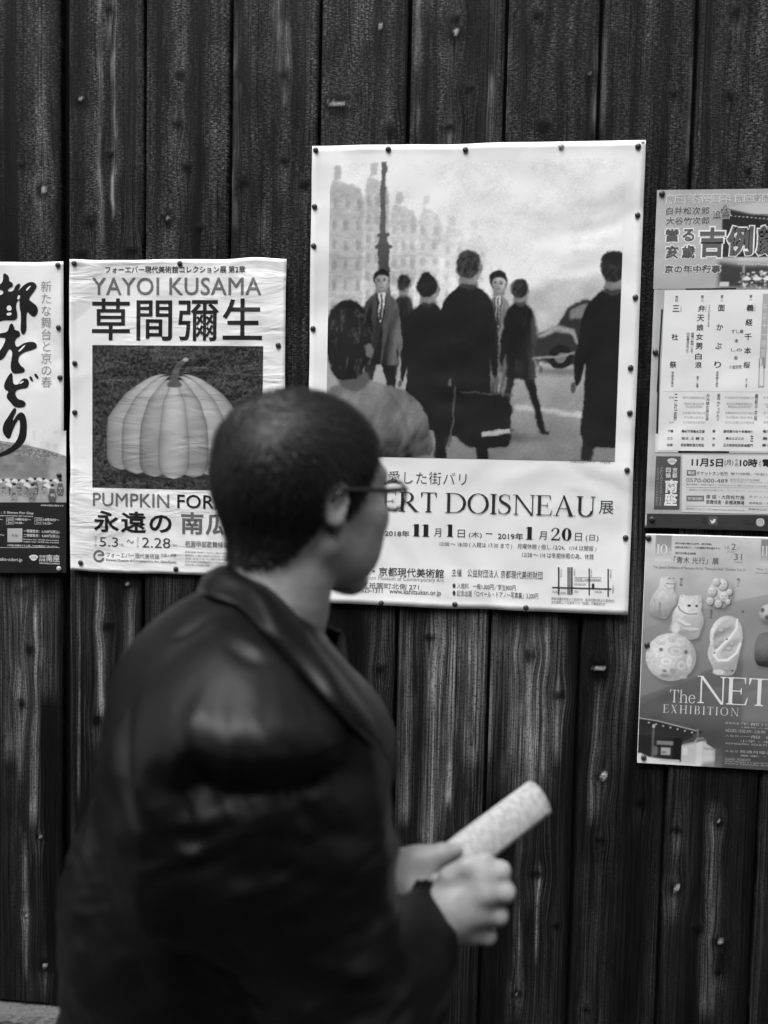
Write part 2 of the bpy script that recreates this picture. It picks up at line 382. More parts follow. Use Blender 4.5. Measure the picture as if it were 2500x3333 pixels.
def glyphs(body, bold=0.0, gap=1.0, vertical=False, lead=1.0):
    _fc.body = '\n'.join(body) if vertical else body
    _fc.space_character = gap; _fc.align_x = 'CENTER' if vertical else 'LEFT'; _fc.space_line = lead
    _fc.resolution_u = 3
    bpy.context.view_layer.update()
    me = bpy.data.meshes.new_from_object(_fo.evaluated_get(bpy.context.evaluated_depsgraph_get()))
    n = len(me.vertices); co = np.zeros(n*3); me.vertices.foreach_get("co", co); co = co.reshape(-1, 3)
    f = [tuple(p.vertices) for p in me.polygons]; flip = [p.normal.z < 0 for p in me.polygons]; bpy.data.meshes.remove(me)
    f = [q[::-1] if x else q for q, x in zip(f, flip)]
    return (embolden(co, f, bold) if bold else co), f
def put(co, f, box, level, mat, parent, name, slant=0.0):
    """fit flat shapes (x right, y up) into the photo box (x0, y0, x1, y1), the corners of its left edge and its right end"""
    x0, y0, x1, y1 = box
    wx0, wz1 = wall(x0, y0); _, wz0 = wall(x0, y1); wx1, _ = wall(x1, (y0+y1)/2)
    a, b = co.min(0), co.max(0)
    X = wx0+(co[:, 0]-a[0])/(b[0]-a[0])*(wx1-wx0); T = (co[:, 1]-a[1])/(b[1]-a[1]); Z = wz0+T*(wz1-wz0)
    X = X+slant*T*(wz1-wz0)
    return link_mesh(name, np.stack([X, np.full(len(X), YP-.0005-.0002*level)+co[:, 2], Z], 1), f, mat, parent)
def text(parent, body, box, val=.03, kind='flat', bold=0.0, level=1, gap=1.0, vertical=False, lead=1.0, crop=None, name="lettering", slant=0.0):
    if crop: box = (*crop(box[0], box[1]), *crop(box[2], box[3]))
    co, f = glyphs(body, bold, gap, vertical, lead)
    return put(co, f, box, level, ink(val, kind), parent, name, slant)

# roman capitals with serifs, drawn as strokes (cap height 1)
def serif_word(word, sp=.10, wt=.125, th=.035):
    out = []; x = 0.0; lay = [0]
    def P(pts): lay[0] += 1; out.append([(x+a, b, -.000004*lay[0]) for a, b in pts])
    def stem(a, w=wt, y0=0., y1=1., s0=True, s1=True):
        P([(a, y0), (a+w, y0), (a+w, y1), (a, y1)]); e = .075
        if s0: P([(a-e, y0), (a+w+e, y0), (a+w+e, y0+th*.8), (a+w, y0+th*1.7), (a, y0+th*1.7), (a-e, y0+th*.8)])
        if s1: P([(a-e, y1), (a-e, y1-th*.8), (a, y1-th*1.7), (a+w, y1-th*1.7), (a+w+e, y1-th*.8), (a+w+e, y1)])
    def line(a, b, w):
        (xa, ya), (xb, yb) = a, b; P([(xa, ya), (xa+w, ya), (xb+w, yb), (xb, yb)])
    def bar(a, b, y, w=None): w = w or th; P([(a, y), (b, y), (b, y+w), (a, y+w)])
    def ring(cx, cy, rx, ry, a0=0., a1=360., tk=wt, tn=th, n=28):
        A = [math.radians(a0+(a1-a0)*k/n) for k in range(n+1)]
        o = [(cx+rx*math.cos(q), cy+ry*math.sin(q)) for q in A]; i = [(cx+(rx-tk)*math.cos(q), cy+(ry-tn)*math.sin(q)) for q in A]
        for k in range(n): P([o[k], o[k+1], i[k+1], i[k]])
    def sweep(pts, ws):
        for k in range(len(pts)-1):
            (a, b), (c, d) = pts[k], pts[k+1]; L = math.hypot(c-a, d-b); nx, ny = -(d-b)/L, (c-a)/L
            P([(a+nx*ws[k]/2, b+ny*ws[k]/2), (a-nx*ws[k]/2, b-ny*ws[k]/2), (c-nx*ws[k+1]/2, d-ny*ws[k+1]/2), (c+nx*ws[k+1]/2, d+ny*ws[k+1]/2)])
    for ch in word:
        if ch == ' ': x += .32; continue
        w = .6
        if ch in 'EFBDPRHKITL1hkNM': x += .075
        if ch == 'I': stem(0); w = wt+.075
        elif ch == 'T': x -= .075; stem(.27); bar(0, .27*2+wt, 1-th); P([(0, 1), (0, .76), (.025, .76), (.075, 1-th)]); P([(.54+wt, 1), (.54+wt-.075, 1-th), (.54+wt-.025, .76), (.54+wt, .76)]); w = .54+wt
        elif ch == 'E':
            stem(0); bar(0, .52, 1-th); bar(0, .55, 0); bar(wt, .40, .49)
            P([(.52, 1), (.47, 1-th), (.50, .77), (.52, .77)]); P([(.55, 0), (.60, .27), (.575, .27), (.50, th)]); P([(.40, .62), (.375, .62), (.36, .505), (.375, .39), (.40, .39)]); w = .60
        elif ch == 'H': stem(0); stem(.60); bar(wt, .60, .49); w = .60+wt+.075
        elif ch == 'D': stem(0, s0=False, s1=False); bar(-.075, .30, 0); bar(-.075, .30, 1-th); ring(.30, .5, .50, .5, -90, 90); w = .80
        elif ch == 'O' or ch == 'Q': ring(.45, .5, .45, .515); w = .90
        elif ch == 'R': stem(0, s1=False); bar(-.075, .27, 1-th); bar(wt, .27, .47); ring(.27, .735, .28, .265, -90, 90, wt*.95); P([(.22, .48), (.37, .48), (.74, .02), (.80, .02), (.80, 0), (.60, 0)]); w = .80
        elif ch == 'P': stem(0, s1=False); bar(-.075, .27, 1-th); bar(wt, .27, .44); ring(.27, .72, .29, .28, -90, 90, wt*.95); w = .58
        elif ch == 'B': stem(0, s0=False, s1=False); bar(-.075, .27, 1-th); bar(wt, .27, .5); bar(-.075, .29, 0); ring(.27, .765, .25, .235, -90, 90, wt*.95); ring(.29, .27, .29, .27, -90, 90, wt); w = .60
        elif ch == 'N': stem(.05, th*1.3, s1=False); P([(-.06, 1), (.12, 1), (.78, 0), (.78, -.02), (.70, -.02), (.04, .965), (-.06, .965)]); stem(.735, th*1.3, s0=False); w = .735+th+.075
        elif ch == 'X': line((.50, 0), (0.02, 1), wt*1.1); line((.03, 0), (.56, 1), th*1.2); bar(-.05, .23, 1-th*.8, th*.8); bar(.44, .70, 1-th*.8, th*.8); bar(-.04, .18, 0, th*.8); bar(.40, .70, 0, th*.8); w = .70
        elif ch == 'K': stem(0); line((.12, .42), (.52, 1), th*1.3); P([(.20, .50), (.31, .62), (.72, 0), (.56, 0)]); bar(.40, .66, 1-th*.8, th*.8); bar(.48, .80, 0, th*.8); w = .78
        elif ch == 'A': line((.08, 0), (.40, 1.02), th*1.3); P([(.36, 1.02), (.44, 1.02), (.80, 0), (.645, 0)]); bar(.18, .62, .34); bar(-.02, .24, 0, th*.8); bar(.57, .90, 0, th*.8); w = .88
        elif ch == 'U': stem(.07, s0=False, y0=.28); stem(.64, th*1.3, s0=False, y0=.28); ring(.07+.305, .28, .305, .295, 180, 360, wt*.9, th*1.5); w = .74
        elif ch == 'S':
            pts = [(.47, .80), (.45, .90), (.37, .97), (.27, .985), (.15, .95), (.075, .86), (.07, .75), (.12, .65), (.25, .56), (.38, .48), (.475, .37), (.48, .24), (.42, .11), (.30, .025), (.20, .015), (.10, .06), (.05, .15), (.03, .25)]
            sweep(pts, [.02, .025, .03, .035, .055, .085, .10, .115, .13, .13, .115, .095, .08, .05, .035, .03, .025, .02]); P([(.47, 1), (.44, .93), (.45, .74), (.475, .74)]); P([(.03, 0), (.06, .07), (.045, .28), (.02, .28)]); w = .54
        elif ch == 'h': stem(0, wt*.85, y1=1.04, s1=False); ring(.24, .42, .21, .25, 0, 140, wt*.8, th*1.4); stem(.45-wt*.8, wt*.8, y1=.44, s1=False); w = .53
        elif ch == 'e': ring(.24, .33, .24, .345, 30, 330, wt*.85, th*1.2); bar(.05, .44, .36); P([(.35, .44), (.46, .36), (.48, .36), (.44, .50)]); w = .46
        elif ch == '1': stem(0, wt*1.25, s1=False); P([(0, 1), (0, .955), (-.09, .90), (-.09, .86), (0, .90)]); w = wt*1.25+.08
        elif ch == '0': ring(.30, .5, .30, .51, tk=wt*1.2); w = .60
        elif ch == '2':
            sweep([(.06, .72), (.09, .86), (.18, .96), (.29, .985), (.41, .93), (.46, .80), (.44, .66), (.36, .50), (.22, .29), (.05, .06)], [.10, .07, .045, .04, .09, .14, .13, .09, .06, .05])
            P([(.02, .11), (.02, 0), (.53, 0), (.57, .28), (.54, .28), (.50, .14), (.45, .11)]); w = .57
        x += w+sp
    v, f = [], []
    for p in out: f.append(tuple(range(len(v), len(v)+len(p)))); v += p
    return np.array(v), f
def serif(parent, body, box, val=.03, kind='flat', crop=None, level=1, **kw):
    if crop: box = (*crop(box[0], box[1]), *crop(box[2], box[3]))
    co, f = serif_word(body, **kw)
    return put(co, f, box, level, ink(val, kind), parent, "lettering")
def shape(parent, pts_list, val, name, kind='flat', level=1, crop=None):
    """flat printed outlines given in photo (or detail) pixels"""
    mb = MB()
    for j, pts in enumerate(pts_list):
        q = [wall(*(crop(*p) if crop else p)) for p in pts]
        mb.poly([(a, YP-.0005-.0002*level-.000004*j, b) for a, b in q])
    return mb.build(name, ink(val, kind), parent)
def rect(x0, y0, x1, y1): return [(x0, y0), (x1, y0), (x1, y1), (x0, y1)]

class Canvas:
    """a printed picture: greys on a fine grid over the paper, drawn in detail-pixel units"""
    def __init__(s, crop, x0, y0, x1, y1, step=.0012):
        s.c = crop; s.b = (x0, y0, x1, y1)
        ax, az1 = wall(*crop(x0, y0)); bx, _ = wall(*crop(x1, (y0+y1)/2)); _, az0 = wall(*crop(x0, y1))
        s.nx, s.ny = int((bx-ax)/step)+1, int((az1-az0)/step)+1; s.ext = (ax, bx, az1, az0)
        s.X, s.Y = np.meshgrid(np.linspace(x0, x1, s.nx), np.linspace(y0, y1, s.ny)); s.k = (x1-x0)/(s.nx-1)
        s.im = np.full((s.ny, s.nx), .7)
    def blur(s, m, r):
        r = r/s.k
        if r < .35: return m
        n = max(1, int(r*2.2)); g = np.exp(-.5*(np.arange(-n, n+1)/r)**2); g /= g.sum()
        m = np.apply_along_axis(lambda a: np.convolve(np.pad(a, n, 'edge'), g, 'valid'), 1, m)
        return np.apply_along_axis(lambda a: np.convolve(np.pad(a, n, 'edge'), g, 'valid'), 0, m)
    def mask(s, pts, soft=1.0):
        pts = np.array(pts, float); m = np.zeros(s.X.shape)
        for ox, oy in ((-.25, -.25), (.25, -.25), (-.25, .25), (.25, .25)):
            X, Y = s.X+ox*s.k, s.Y+oy*s.k; ins = np.zeros(X.shape, bool)
            for (xa, ya), (xb, yb) in zip(pts, np.roll(pts, -1, 0)):
                if ya == yb: continue
                ins ^= ((Y < ya) != (Y < yb)) & (X < xa+(Y-ya)/(yb-ya)*(xb-xa))
            m += ins/4
        return s.blur(m, soft)
    def win(s, pts, soft):
        pts = np.array(pts, float); pad = soft*3+3*s.k; x0, y0, x1, y1 = s.b
        i0 = max(0, int((pts[:, 0].min()-pad-x0)/s.k)); i1 = min(s.nx, int((pts[:, 0].max()+pad-x0)/s.k)+2)
        ky = (y1-y0)/(s.ny-1); j0 = max(0, int((pts[:, 1].min()-pad-y0)/ky)); j1 = min(s.ny, int((pts[:, 1].max()+pad-y0)/ky)+2)
        return i0, i1, j0, j1
    def poly(s, pts, val, soft=1.0, alpha=1.0):
        i0, i1, j0, j1 = s.win(pts, soft)
        if i1-i0 < 2 or j1-j0 < 2: return
        t = Canvas.__new__(Canvas); t.X, t.Y, t.k = s.X[j0:j1, i0:i1], s.Y[j0:j1, i0:i1], s.k
        m = t.mask(pts, soft)*alpha; v = val(t.X, t.Y) if callable(val) else val
        s.im[j0:j1, i0:i1] = s.im[j0:j1, i0:i1]*(1-m)+v*m
    def oval(s, cx, cy, rx, ry, val, soft=1.0, alpha=1.0, rot=0.0, n=36):
        c, d = math.cos(rot), math.sin(rot)
        s.poly([(cx+rx*math.cos(a)*c-ry*math.sin(a)*d, cy+rx*math.cos(a)*d+ry*math.sin(a)*c) for a in np.linspace(0, 2*math.pi, n, endpoint=False)], val, soft, alpha)
    def line(s, pts, w, val, soft=.8, alpha=1.0):
        w = w if hasattr(w, '__len__') else [w]*len(pts); L, R = [], []
        for k, (x, y) in enumerate(pts):
            a, b = pts[max(k-1, 0)], pts[min(k+1, len(pts)-1)]; l = math.hypot(b[0]-a[0], b[1]-a[1]) or 1
            nx, ny = -(b[1]-a[1])/l*w[k]/2, (b[0]-a[0])/l*w[k]/2; L.append((x+nx, y+ny)); R.append((x-nx, y-ny))
        s.poly(L+R[::-1], val, soft, alpha)
    def grain(s, scale, amp, seed=0, oct=3, sx=1., sy=1.):
        n = fbm(np.stack([s.X.ravel()*sx/scale, s.Y.ravel()*0+seed, s.Y.ravel()*sy/scale], 1), seed, oct).reshape(s.X.shape)
        s.im = s.im*(1+amp*(n-.5)*2)
    def warp(s, amp, scale, seed):
        """pull edges about a little, as a photograph's grain and focus do"""
        P = np.stack([s.X.ravel()/scale, s.X.ravel()*0, s.Y.ravel()/scale], 1); q = amp/s.k*2
        dx = (fbm(P, seed, 2)-.5).reshape(s.X.shape)*q; dy = (fbm(P, seed+9, 2)-.5).reshape(s.X.shape)*q
        J, I = np.meshgrid(np.arange(s.nx), np.arange(s.ny)); s.im = s.im[np.clip(np.rint(I+dy), 0, s.ny-1).astype(int), np.clip(np.rint(J+dx), 0, s.nx-1).astype(int)]
    def build(s, parent, name="printed_picture", kind='flat', level=0, clip=None):
        ax, bx, z1, z0 = s.ext; X, Z = np.meshgrid(np.linspace(ax, bx, s.nx), np.linspace(z1, z0, s.ny))
        f = grid_faces(s.nx, s.ny)[:, ::-1]
        o = link_mesh(name, np.stack([X.ravel(), np.full(X.size, YP-.0005-.0002*level), Z.ravel()], 1), f, picture_mat(kind), parent, True)
        set_attr(o, "tone", np.clip(s.im, .008, .82)); return o
def shade(cx, cy, r, lo, hi, lx=-.4, ly=-.5):
    """tone of a rounded thing in a printed photograph"""
    return lambda X, Y: np.clip(lo+(hi-lo)*(.55-.45*(((X-cx)/r-lx*1.0)**2+((Y-cy)/r-ly)**2-.6)), lo, hi)

WHITE = .80
def poster(name, label, tl, size, kind='flat', val=WHITE, wave=.003, tilt=0.0, at=None):
    x, z = at or wall(*tl); p = tag(empty(name, (x+size[0]/2, YP, z-size[1])), label, "poster", "posters pinned to the board fence")
    sheet("paper_sheet", (x, z), size, kind, val, p, wave, tilt); return p

# ---- 1: dance programme at the picture's edge
P1 = poster("dance_poster", "tall poster with black brush calligraphy above a printed row of kimono dancers", None, (.515, .728), wave=.002, at=(wall(206.5, 852)[0]-.515, wall(206.5, 852)[1]))
cv = Canvas(CL, -760, 1190, 434, 1694)
cv.im[:] = WHITE
hill = [(-760, 1330), (-400, 1250), (-100, 1248), (120, 1275), (300, 1310), (440, 1352), (440, 1700), (-760, 1700)]
cv.poly(hill, .30, 1); cv.poly([(x, y+14) for x, y in hill[:6]]+hill[6:], .24, 2)
for k in range(900):
    x = random.uniform(-750, 425); y = 1275+max(0, (x-60)*.21)+abs(random.gauss(0, 34)); cv.oval(x, y, random.uniform(3, 9), random.uniform(3, 6), random.choice((.10, .14, .38, .45)), 1, .8, n=7)
cv.poly([(-760, 1385), (150, 1405), (330, 1408), (440, 1420), (440, 1700), (-760, 1700)], .30, 5)
cv.poly([(-760, 1420), (120, 1408), (330, 1405), (330, 1500), (-760, 1500)], .22, 6); cv.poly([(330, 1370), (440, 1360), (440, 1600), (330, 1560)], .33, 12)
cv.poly([(-760, 1610), (440, 1600), (440, 1700), (-760, 1700)], .38, 8); cv.grain(46, .30, 3)
def dancer(x, y, h, dark):
    body = .10 if dark else random.choice((.22, .3, .4)); cv.poly([(x-h*.11, y-h*.72), (x+h*.11, y-h*.72), (x+h*.20, y-h*.35), (x+h*.15, y), (x-h*.15, y), (x-h*.2, y-h*.38)], body, 1.5)
    cv.poly([(x-h*.10, y-h*.5), (x+h*.11, y-h*.5), (x+h*.11, y-h*.4), (x-h*.1, y-h*.4)], .08 if body > .2 else .4, 1); cv.oval(x, y-h*.82, h*.075, h*.09, .5, 1); cv.oval(x, y-h*.89, h*.095, h*.07, .03, 1)
    for q in range(5): cv.oval(x+random.uniform(-.13, .13)*h, y-random.uniform(.05, .6)*h, h*.03, h*.03, random.choice((.06, .55)), .8)
    fx = x-h*.24; cv.poly([(fx+h*.13, y-h*.72), (fx-h*.2, y-h*.86)]+[(fx-h*.2+h*.36*q/6, y-h*(.86+.12*math.sin(math.pi*q/6))) for q in range(1, 7)], .72, 1)
for k in range(22): dancer(-720+k*53+random.uniform(-8, 8), 1612+random.uniform(-10, 6), 115, k % 3 == 0)
for k in range(9): dancer(-700+k*131+random.uniform(-12, 12), 1662, 138, k == 8)
cv.warp(2, 14, 7); cv.build(P1)
def boxed(cr, *r): return rect(*r)
shape(P1, [rect(-964, 1680, 435, 2141)], .018, "printed_band", crop=CL, level=2)
brush = [  # the brushed title, traced stroke by stroke
 [(20,182),(40,180),(62,205),(58,232),(84,240),(86,268),(58,276),(48,300),(88,300),(100,262),(128,244),(136,260),(112,310),(150,262),(188,238),(222,236),(246,262),(222,300),(186,348),(206,366),(238,388),(252,418),(240,456),(216,466),(196,448),(178,426),(172,470),(176,540),(164,576),(146,582),(134,556),(140,452),(128,400),(130,352),(112,362),(104,400),(116,452),(108,484),(78,488),(20,486),(-6,500),(-30,470),(-20,400),(10,356),(-60,370),(-66,344),(-30,330),(30,316),(10,282),(-50,300),(-58,270),(-20,262),(22,240)],
 [(62,520),(78,504),(94,528),(96,552),(128,556),(136,590),(104,606),(96,636),(112,668),(150,640),(188,628),(232,630),(246,658),(228,676),(160,694),(124,720),(118,756),(140,790),(160,800),(166,826),(120,836),(84,834),(72,812),(70,780),(78,730),(84,694),(60,668),(36,720),(10,748),(-30,750),(-40,720),(0,690),(30,640),(40,600),(-10,600),(-20,576),(40,568),(56,552)],
 [(68,832),(84,836),(82,870),(88,906),(118,912),(138,880),(158,866),(184,872),(192,900),(180,930),(142,934),(104,946),(100,976),(120,1006),(150,1010),(172,1030),(160,1056),(120,1060),(92,1052),(66,1020),(46,1000),(44,976),(60,954),(30,940),(26,910),(40,876)],
 [(192,858),(204,852),(222,884),(208,888),(196,872)], [(222,838),(238,836),(256,862),(246,872),(230,856)],
 [(94,1056),(110,1070),(100,1100),(84,1130),(86,1150),(112,1104),(134,1088),(158,1096),(174,1130),(178,1200),(172,1270),(130,1320),(60,1366),(-10,1386),(-60,1386),(20,1350),(90,1306),(124,1250),(134,1180),(128,1130),(104,1160),(80,1220),(70,1262),(50,1264),(26,1236),(16,1204),(26,1160),(60,1110)]]
def smooth(pts, it=2):
    for _ in range(it):
        q = []
        for a, b in zip(pts, pts[1:]+pts[:1]): q += [(a[0]*.75+b[0]*.25, a[1]*.75+b[1]*.25), (a[0]*.25+b[0]*.75, a[1]*.25+b[1]*.75)]
        pts = q
    return pts
shape(P1, [smooth(b) for b in brush], .012, "brush_lettering", crop=CL, level=2)
shape(P1, [smooth([(48,392),(72,390),(80,420),(60,428),(44,418)]), smooth([(44,440),(78,436),(76,456),(46,458)]), smooth([(128,320),(118,330),(112,350),(128,352),(134,336)]), smooth([(174,300),(206,264),(196,262),(172,284)]), smooth([(118,690),(160,650),(170,652),(132,694)]), smooth([(126,900),(150,884),(160,888),(134,906)])], WHITE, "counter_lettering", crop=CL, level=3)
text(P1, "新たな舞台と京の春", (268, 230, 338, 926), .28, bold=-.008, vertical=True, crop=CL)
for b, t in (((-120, 1733, 222, 1752), "Show time : 3 Shows Per Day"), ((-120, 1756, 218, 1768), "Each show is approximately 60 minutes"), ((99, 1780, 204, 1800), "14時30分～"), ((99, 1806, 158, 1820), "14:30~"), ((286, 1782, 390, 1802), "16時30分～"), ((286, 1808, 346, 1824), "16:30~"),
             ((156, 1856, 390, 1880), "一等観覧券：5,500円(税込)"), ((156, 1884, 390, 1908), "二等観覧券：4,000円(税込)"), ((156, 1916, 386, 1928), "Premium Seat : ¥5,500 (tax included)"), ((156, 1931, 386, 1943), "Regular Seat : ¥4,000 (tax included)"), ((50, 1952, 384, 1968), "※平成31年都をどりに関してはお茶席はございません。"),
             ((-110, 2036, 147, 2064), "www.miyako-odori.jp"), ((258, 2024, 300, 2042), "京都"), ((258, 2046, 300, 2066), "四條"), ((304, 2020, 392, 2068), "南座"), ((258, 2072, 392, 2082), "京都四條南座公演事務局"), ((268, 1692, 418, 1704), "※写真は過去の舞台です"), ((-60, 1780, 18, 1800), "12:30～"), ((-60, 1880, 30, 1904), "16:30～")):
    text(P1, t, b, .62, bold=.012, crop=CL, level=3)
for x in (42, 228):
    shape(P1, [rect(x, 1778, x+50, 1780), rect(x, 1822, x+50, 1824), rect(x, 1780, x+2, 1822), rect(x+48, 1780, x+50, 1822), rect(x, 1799, x+50, 1801)], .45, "printed_frame", crop=CL, level=3)
    text(P1, "2回目" if x == 42 else "3回目", (x+6, 1782, x+44, 1797), .6, crop=CL, level=3); text(P1, "2nd" if x == 42 else "3rd", (x+10, 1804, x+40, 1819), .6, crop=CL, level=3)
shape(P1, [rect(50, 1850, 148, 1940)], .42, "printed_panel", crop=CL, level=3); text(P1, "料金", (78, 1884, 118, 1906), .12, crop=CL, level=4)
shape(P1, [rect(-700, 1974, 392, 1977)], .5, "printed_rule", crop=CL, level=3)
def crest(parent, cx, cy, w, crop, val, kind='flat'):
    shape(parent, [smooth([(cx-w, cy-w*.25), (cx-w*.6, cy-w*.6), (cx, cy-w*.72), (cx+w*.6, cy-w*.6), (cx+w, cy-w*.25), (cx, cy+w*.7)], 2)], val, "printed_crest", kind, 4, crop)
    shape(parent, [rect(cx-w*.75, cy-w*.12, cx+w*.75, cy-w*.04)]+[smooth([(cx+q*w*.33-w*.1, cy-w*.38), (cx+q*w*.33, cy-w*.5), (cx+q*w*.33+w*.1, cy-w*.38), (cx+q*w*.33, cy-w*.24)], 1) for q in (-1, 0, 1)], .1, "crest_line", kind, 5, crop)
crest(P1, 222, 2046, 34, CL, .7)

# ---- 2: wrinkled exhibition poster with a pumpkin
K = 'wrinkled'
P2 = poster("pumpkin_poster", "wrinkled white poster with a printed grey pumpkin, partly behind the man's head", (228, 844.5), (.5145, .728), K, wave=.006)
text(P2, "フォーエバー現代美術館コレクション展 第2章", (570, 110, 1325, 148), .05, K, .012, crop=C1)
text(P2, "YAYOI KUSAMA", (497, 172, 1412, 266), .16, K, .009, gap=1.04, crop=C1)
text(P2, "草間彌生", (497, 284, 1416, 510), .018, K, .008, crop=C1, gap=1.06)
cv = Canvas(C1, 499, 536, 1417, 1304)
cv.im[:] = .042; cv.grain(26, .45, 5, 4); cv.grain(9, .9, 8, 1)
def lobe(cx, top, bot, wt_, wb, v0):
    c = lambda t: cx[0]+(cx[1]-cx[0])*np.clip(t*2.2, 0, 1)**.6
    w = lambda t: (wt_+(wb-wt_)*np.clip(t*1.6, 0, 1))*np.where(t > .84, np.sqrt(np.clip(1-((t-.84)/.16)**2, 0, 1)), np.clip(.35+t*3.2, 0, 1))
    T = np.linspace(0, 1, 40); Y = top+(bot-top)*T
    def val(X, Y_):
        t = np.clip((Y_-top)/(bot-top), 0, 1)
        return v0*(.14+.86*np.sqrt(np.clip(1-((X-c(t))/(w(t)*1.04+1))**2, 0, 1)))*(1.08-.40*t)
    cv.poly(list(zip(c(T)-w(T), Y))+list(zip(c(T)+w(T), Y))[::-1], val, 2.2)
cv.oval(945, 1222, 330, 34, .03, 10, .8)
for sgn in (-1, 1):
    lobe((945+sgn*60, 945+sgn*285), 690, 1205, 60, 82, .40); lobe((945+sgn*40, 945+sgn*200), 700, 1226, 60, 84, .44); lobe((945+sgn*22, 945+sgn*105), 720, 1240, 55, 82, .38)
lobe((945, 945), 735, 1248, 50, 84, .50)
cv.line([(948, 752), (946, 700), (962, 650), (1000, 612)], [74, 40, 30, 24], .11, 2); cv.oval(1006, 610, 14, 11, .32, 2); cv.oval(946, 742, 42, 18, .10, 3)
cv.build(P2, kind=K)
text(P2, "PUMPKIN", (502, 1332, 914, 1404), .16, K, .008, gap=1.03, crop=C1); text(P2, "FOREVER", (958, 1342, 1400, 1416), .018, K, .010, gap=1.03, crop=C1)
text(P2, "永遠の", (506, 1428, 928, 1545), .018, K, .022, crop=C1, gap=1.1); text(P2, "南瓜", (978, 1436, 1240, 1558), .14, K, .022, crop=C1, gap=1.1)
text(P2, "5.3", (538, 1572, 638, 1622), .06, K, -.004, crop=C1); text(P2, "～", (684, 1586, 722, 1606), .2, K, crop=C1); text(P2, "2.28", (768, 1574, 920, 1628), .06, K, -.004, crop=C1)
text(P2, "2018", (510, 1566, 522, 1620), .3, K, vertical=True, crop=C1); text(P2, "2019", (738, 1570, 750, 1628), .3, K, vertical=True, crop=C1); text(P2, "(木)", (646, 1604, 672, 1624), .3, K, crop=C1); text(P2, "(木)", (928, 1608, 954, 1628), .3, K, crop=C1)
text(P2, "祇園甲部歌舞練場内", (1000, 1592, 1262, 1626), .10, K, crop=C1)
ang = [math.radians(20+a*11.4) for a in range(29)]
shape(P2, [[(535+31*math.cos(a), 1675-33*math.sin(a)) for a in (p, q)]+[(535+21*math.cos(a), 1675-22*math.sin(a)) for a in (q, p)] for p, q in zip(ang, ang[1:])], .15, "printed_logo", K, crop=C1)
shape(P2, [rect(528, 1664, 562, 1674)], .2, "printed_logo", K, crop=C1)
text(P2, "フォーエバー現代美術館", (574, 1654, 860, 1682), .08, K, crop=C1); text(P2, "祇園・京都", (868, 1660, 954, 1678), .2, K, crop=C1); text(P2, "Forever Museum of Contemporary Art, Gion-Kyoto", (574, 1688, 954, 1706), .14, K, .008, crop=C1)
for k, (t, x1) in enumerate((("開館時間 10:00～18:00(入館17:30まで)", 1250), ("観覧料 一般1,500円 中高生1,000円", 1240), ("主催 フォーエバー現代美術館", 1225), ("会場 祇園甲部歌舞練場内 八坂倶楽部", 1215), ("京都市東山区祇園町南側", 1130))):
    text(P2, t, (1000, 1648+k*17, x1, 1660+k*17), .22, K, crop=C1)

# ---- 3: the big photograph poster
P3 = poster("photo_poster", "largest poster, a grey street photograph with a white border beside the man's head", (1017, 477.5), (.728, 1.030), wave=.004)
cv = Canvas(C2, 136, 140, 1474, 1494)
cv.im[:] = .74
cv.im[:] = np.clip(.80-.00004*(cv.Y-140), .6, .8); cv.grain(420, .07, 4, 3)
cv.poly([(930, 690), (1060, 720), (1200, 670), (1330, 640), (1480, 650), (1480, 860), (930, 860)], .42, 16, .8)
cv.poly([(130, 800), (1480, 830), (1480, 1500), (130, 1500)], lambda X, Y: .52-.30*np.clip((Y-820)/560, 0, 1), 10)
cv.poly([(1010, 1240), (1480, 1290), (1480, 1310), (1010, 1262)], .52, 4, .8)
cv.grain(90, .08, 2)
# a plain terrace of town houses running off into mist
for k, (xa, xb, ta, tb) in enumerate(((130, 300, 215, 260), (300, 420, 200, 250), (420, 545, 330, 360), (545, 660, 340, 385), (660, 770, 430, 455), (770, 870, 450, 480), (870, 945, 520, 540))):
    v = .40+k*.042
    cv.poly([(xa, ta+70), (xa+18, ta), (xb-18, tb-6), (xb, tb+62), (xb, 860), (xa, 860)], lambda X, Y, v=v: np.clip(v+.12*np.clip((Y-300)/500, 0, 1)+.16*(fbm(np.stack([X.ravel()/22, X.ravel()*0, Y.ravel()/16], 1), 14, 3).reshape(X.shape)-.5), 0, .74), 5)
    cv.poly([(xa+22, ta+4), (xa+24, ta-64+k*5), (xa+56, ta-64+k*5), (xa+58, ta)], v+.02, 3)
    for r in range(7):
        yy = ta+95+r*(92-k*7)
        if yy > 800: break
        cv.line([(xa, yy-20+k), (xb, yy-8)], 7, v-.07, 4, .6)
        n = 3 if k < 3 else 2
        for c in range(n):
            q = xa+(c+.5)*(xb-xa)/n; cv.poly(rect(q-11, yy, q+11, yy+46-k*3), v-.10-.06*random.random(), 4, .7); cv.poly(rect(q-17, yy-3, q-11, yy+46-k*3), v+.16, 3, .6)
cv.im = cv.blur(cv.im, 3.0); cv.line([(386, 140), (388, 470)], [24, 28], .12, 2); cv.oval(390, 470, 30, 12, .10, 2); cv.line([(390, 470), (392, 520)], [34, 46], .10, 2); cv.oval(392, 522, 38, 13, .08, 2); cv.line([(392, 520), (396, 830)], [44, 70], .09, 2)
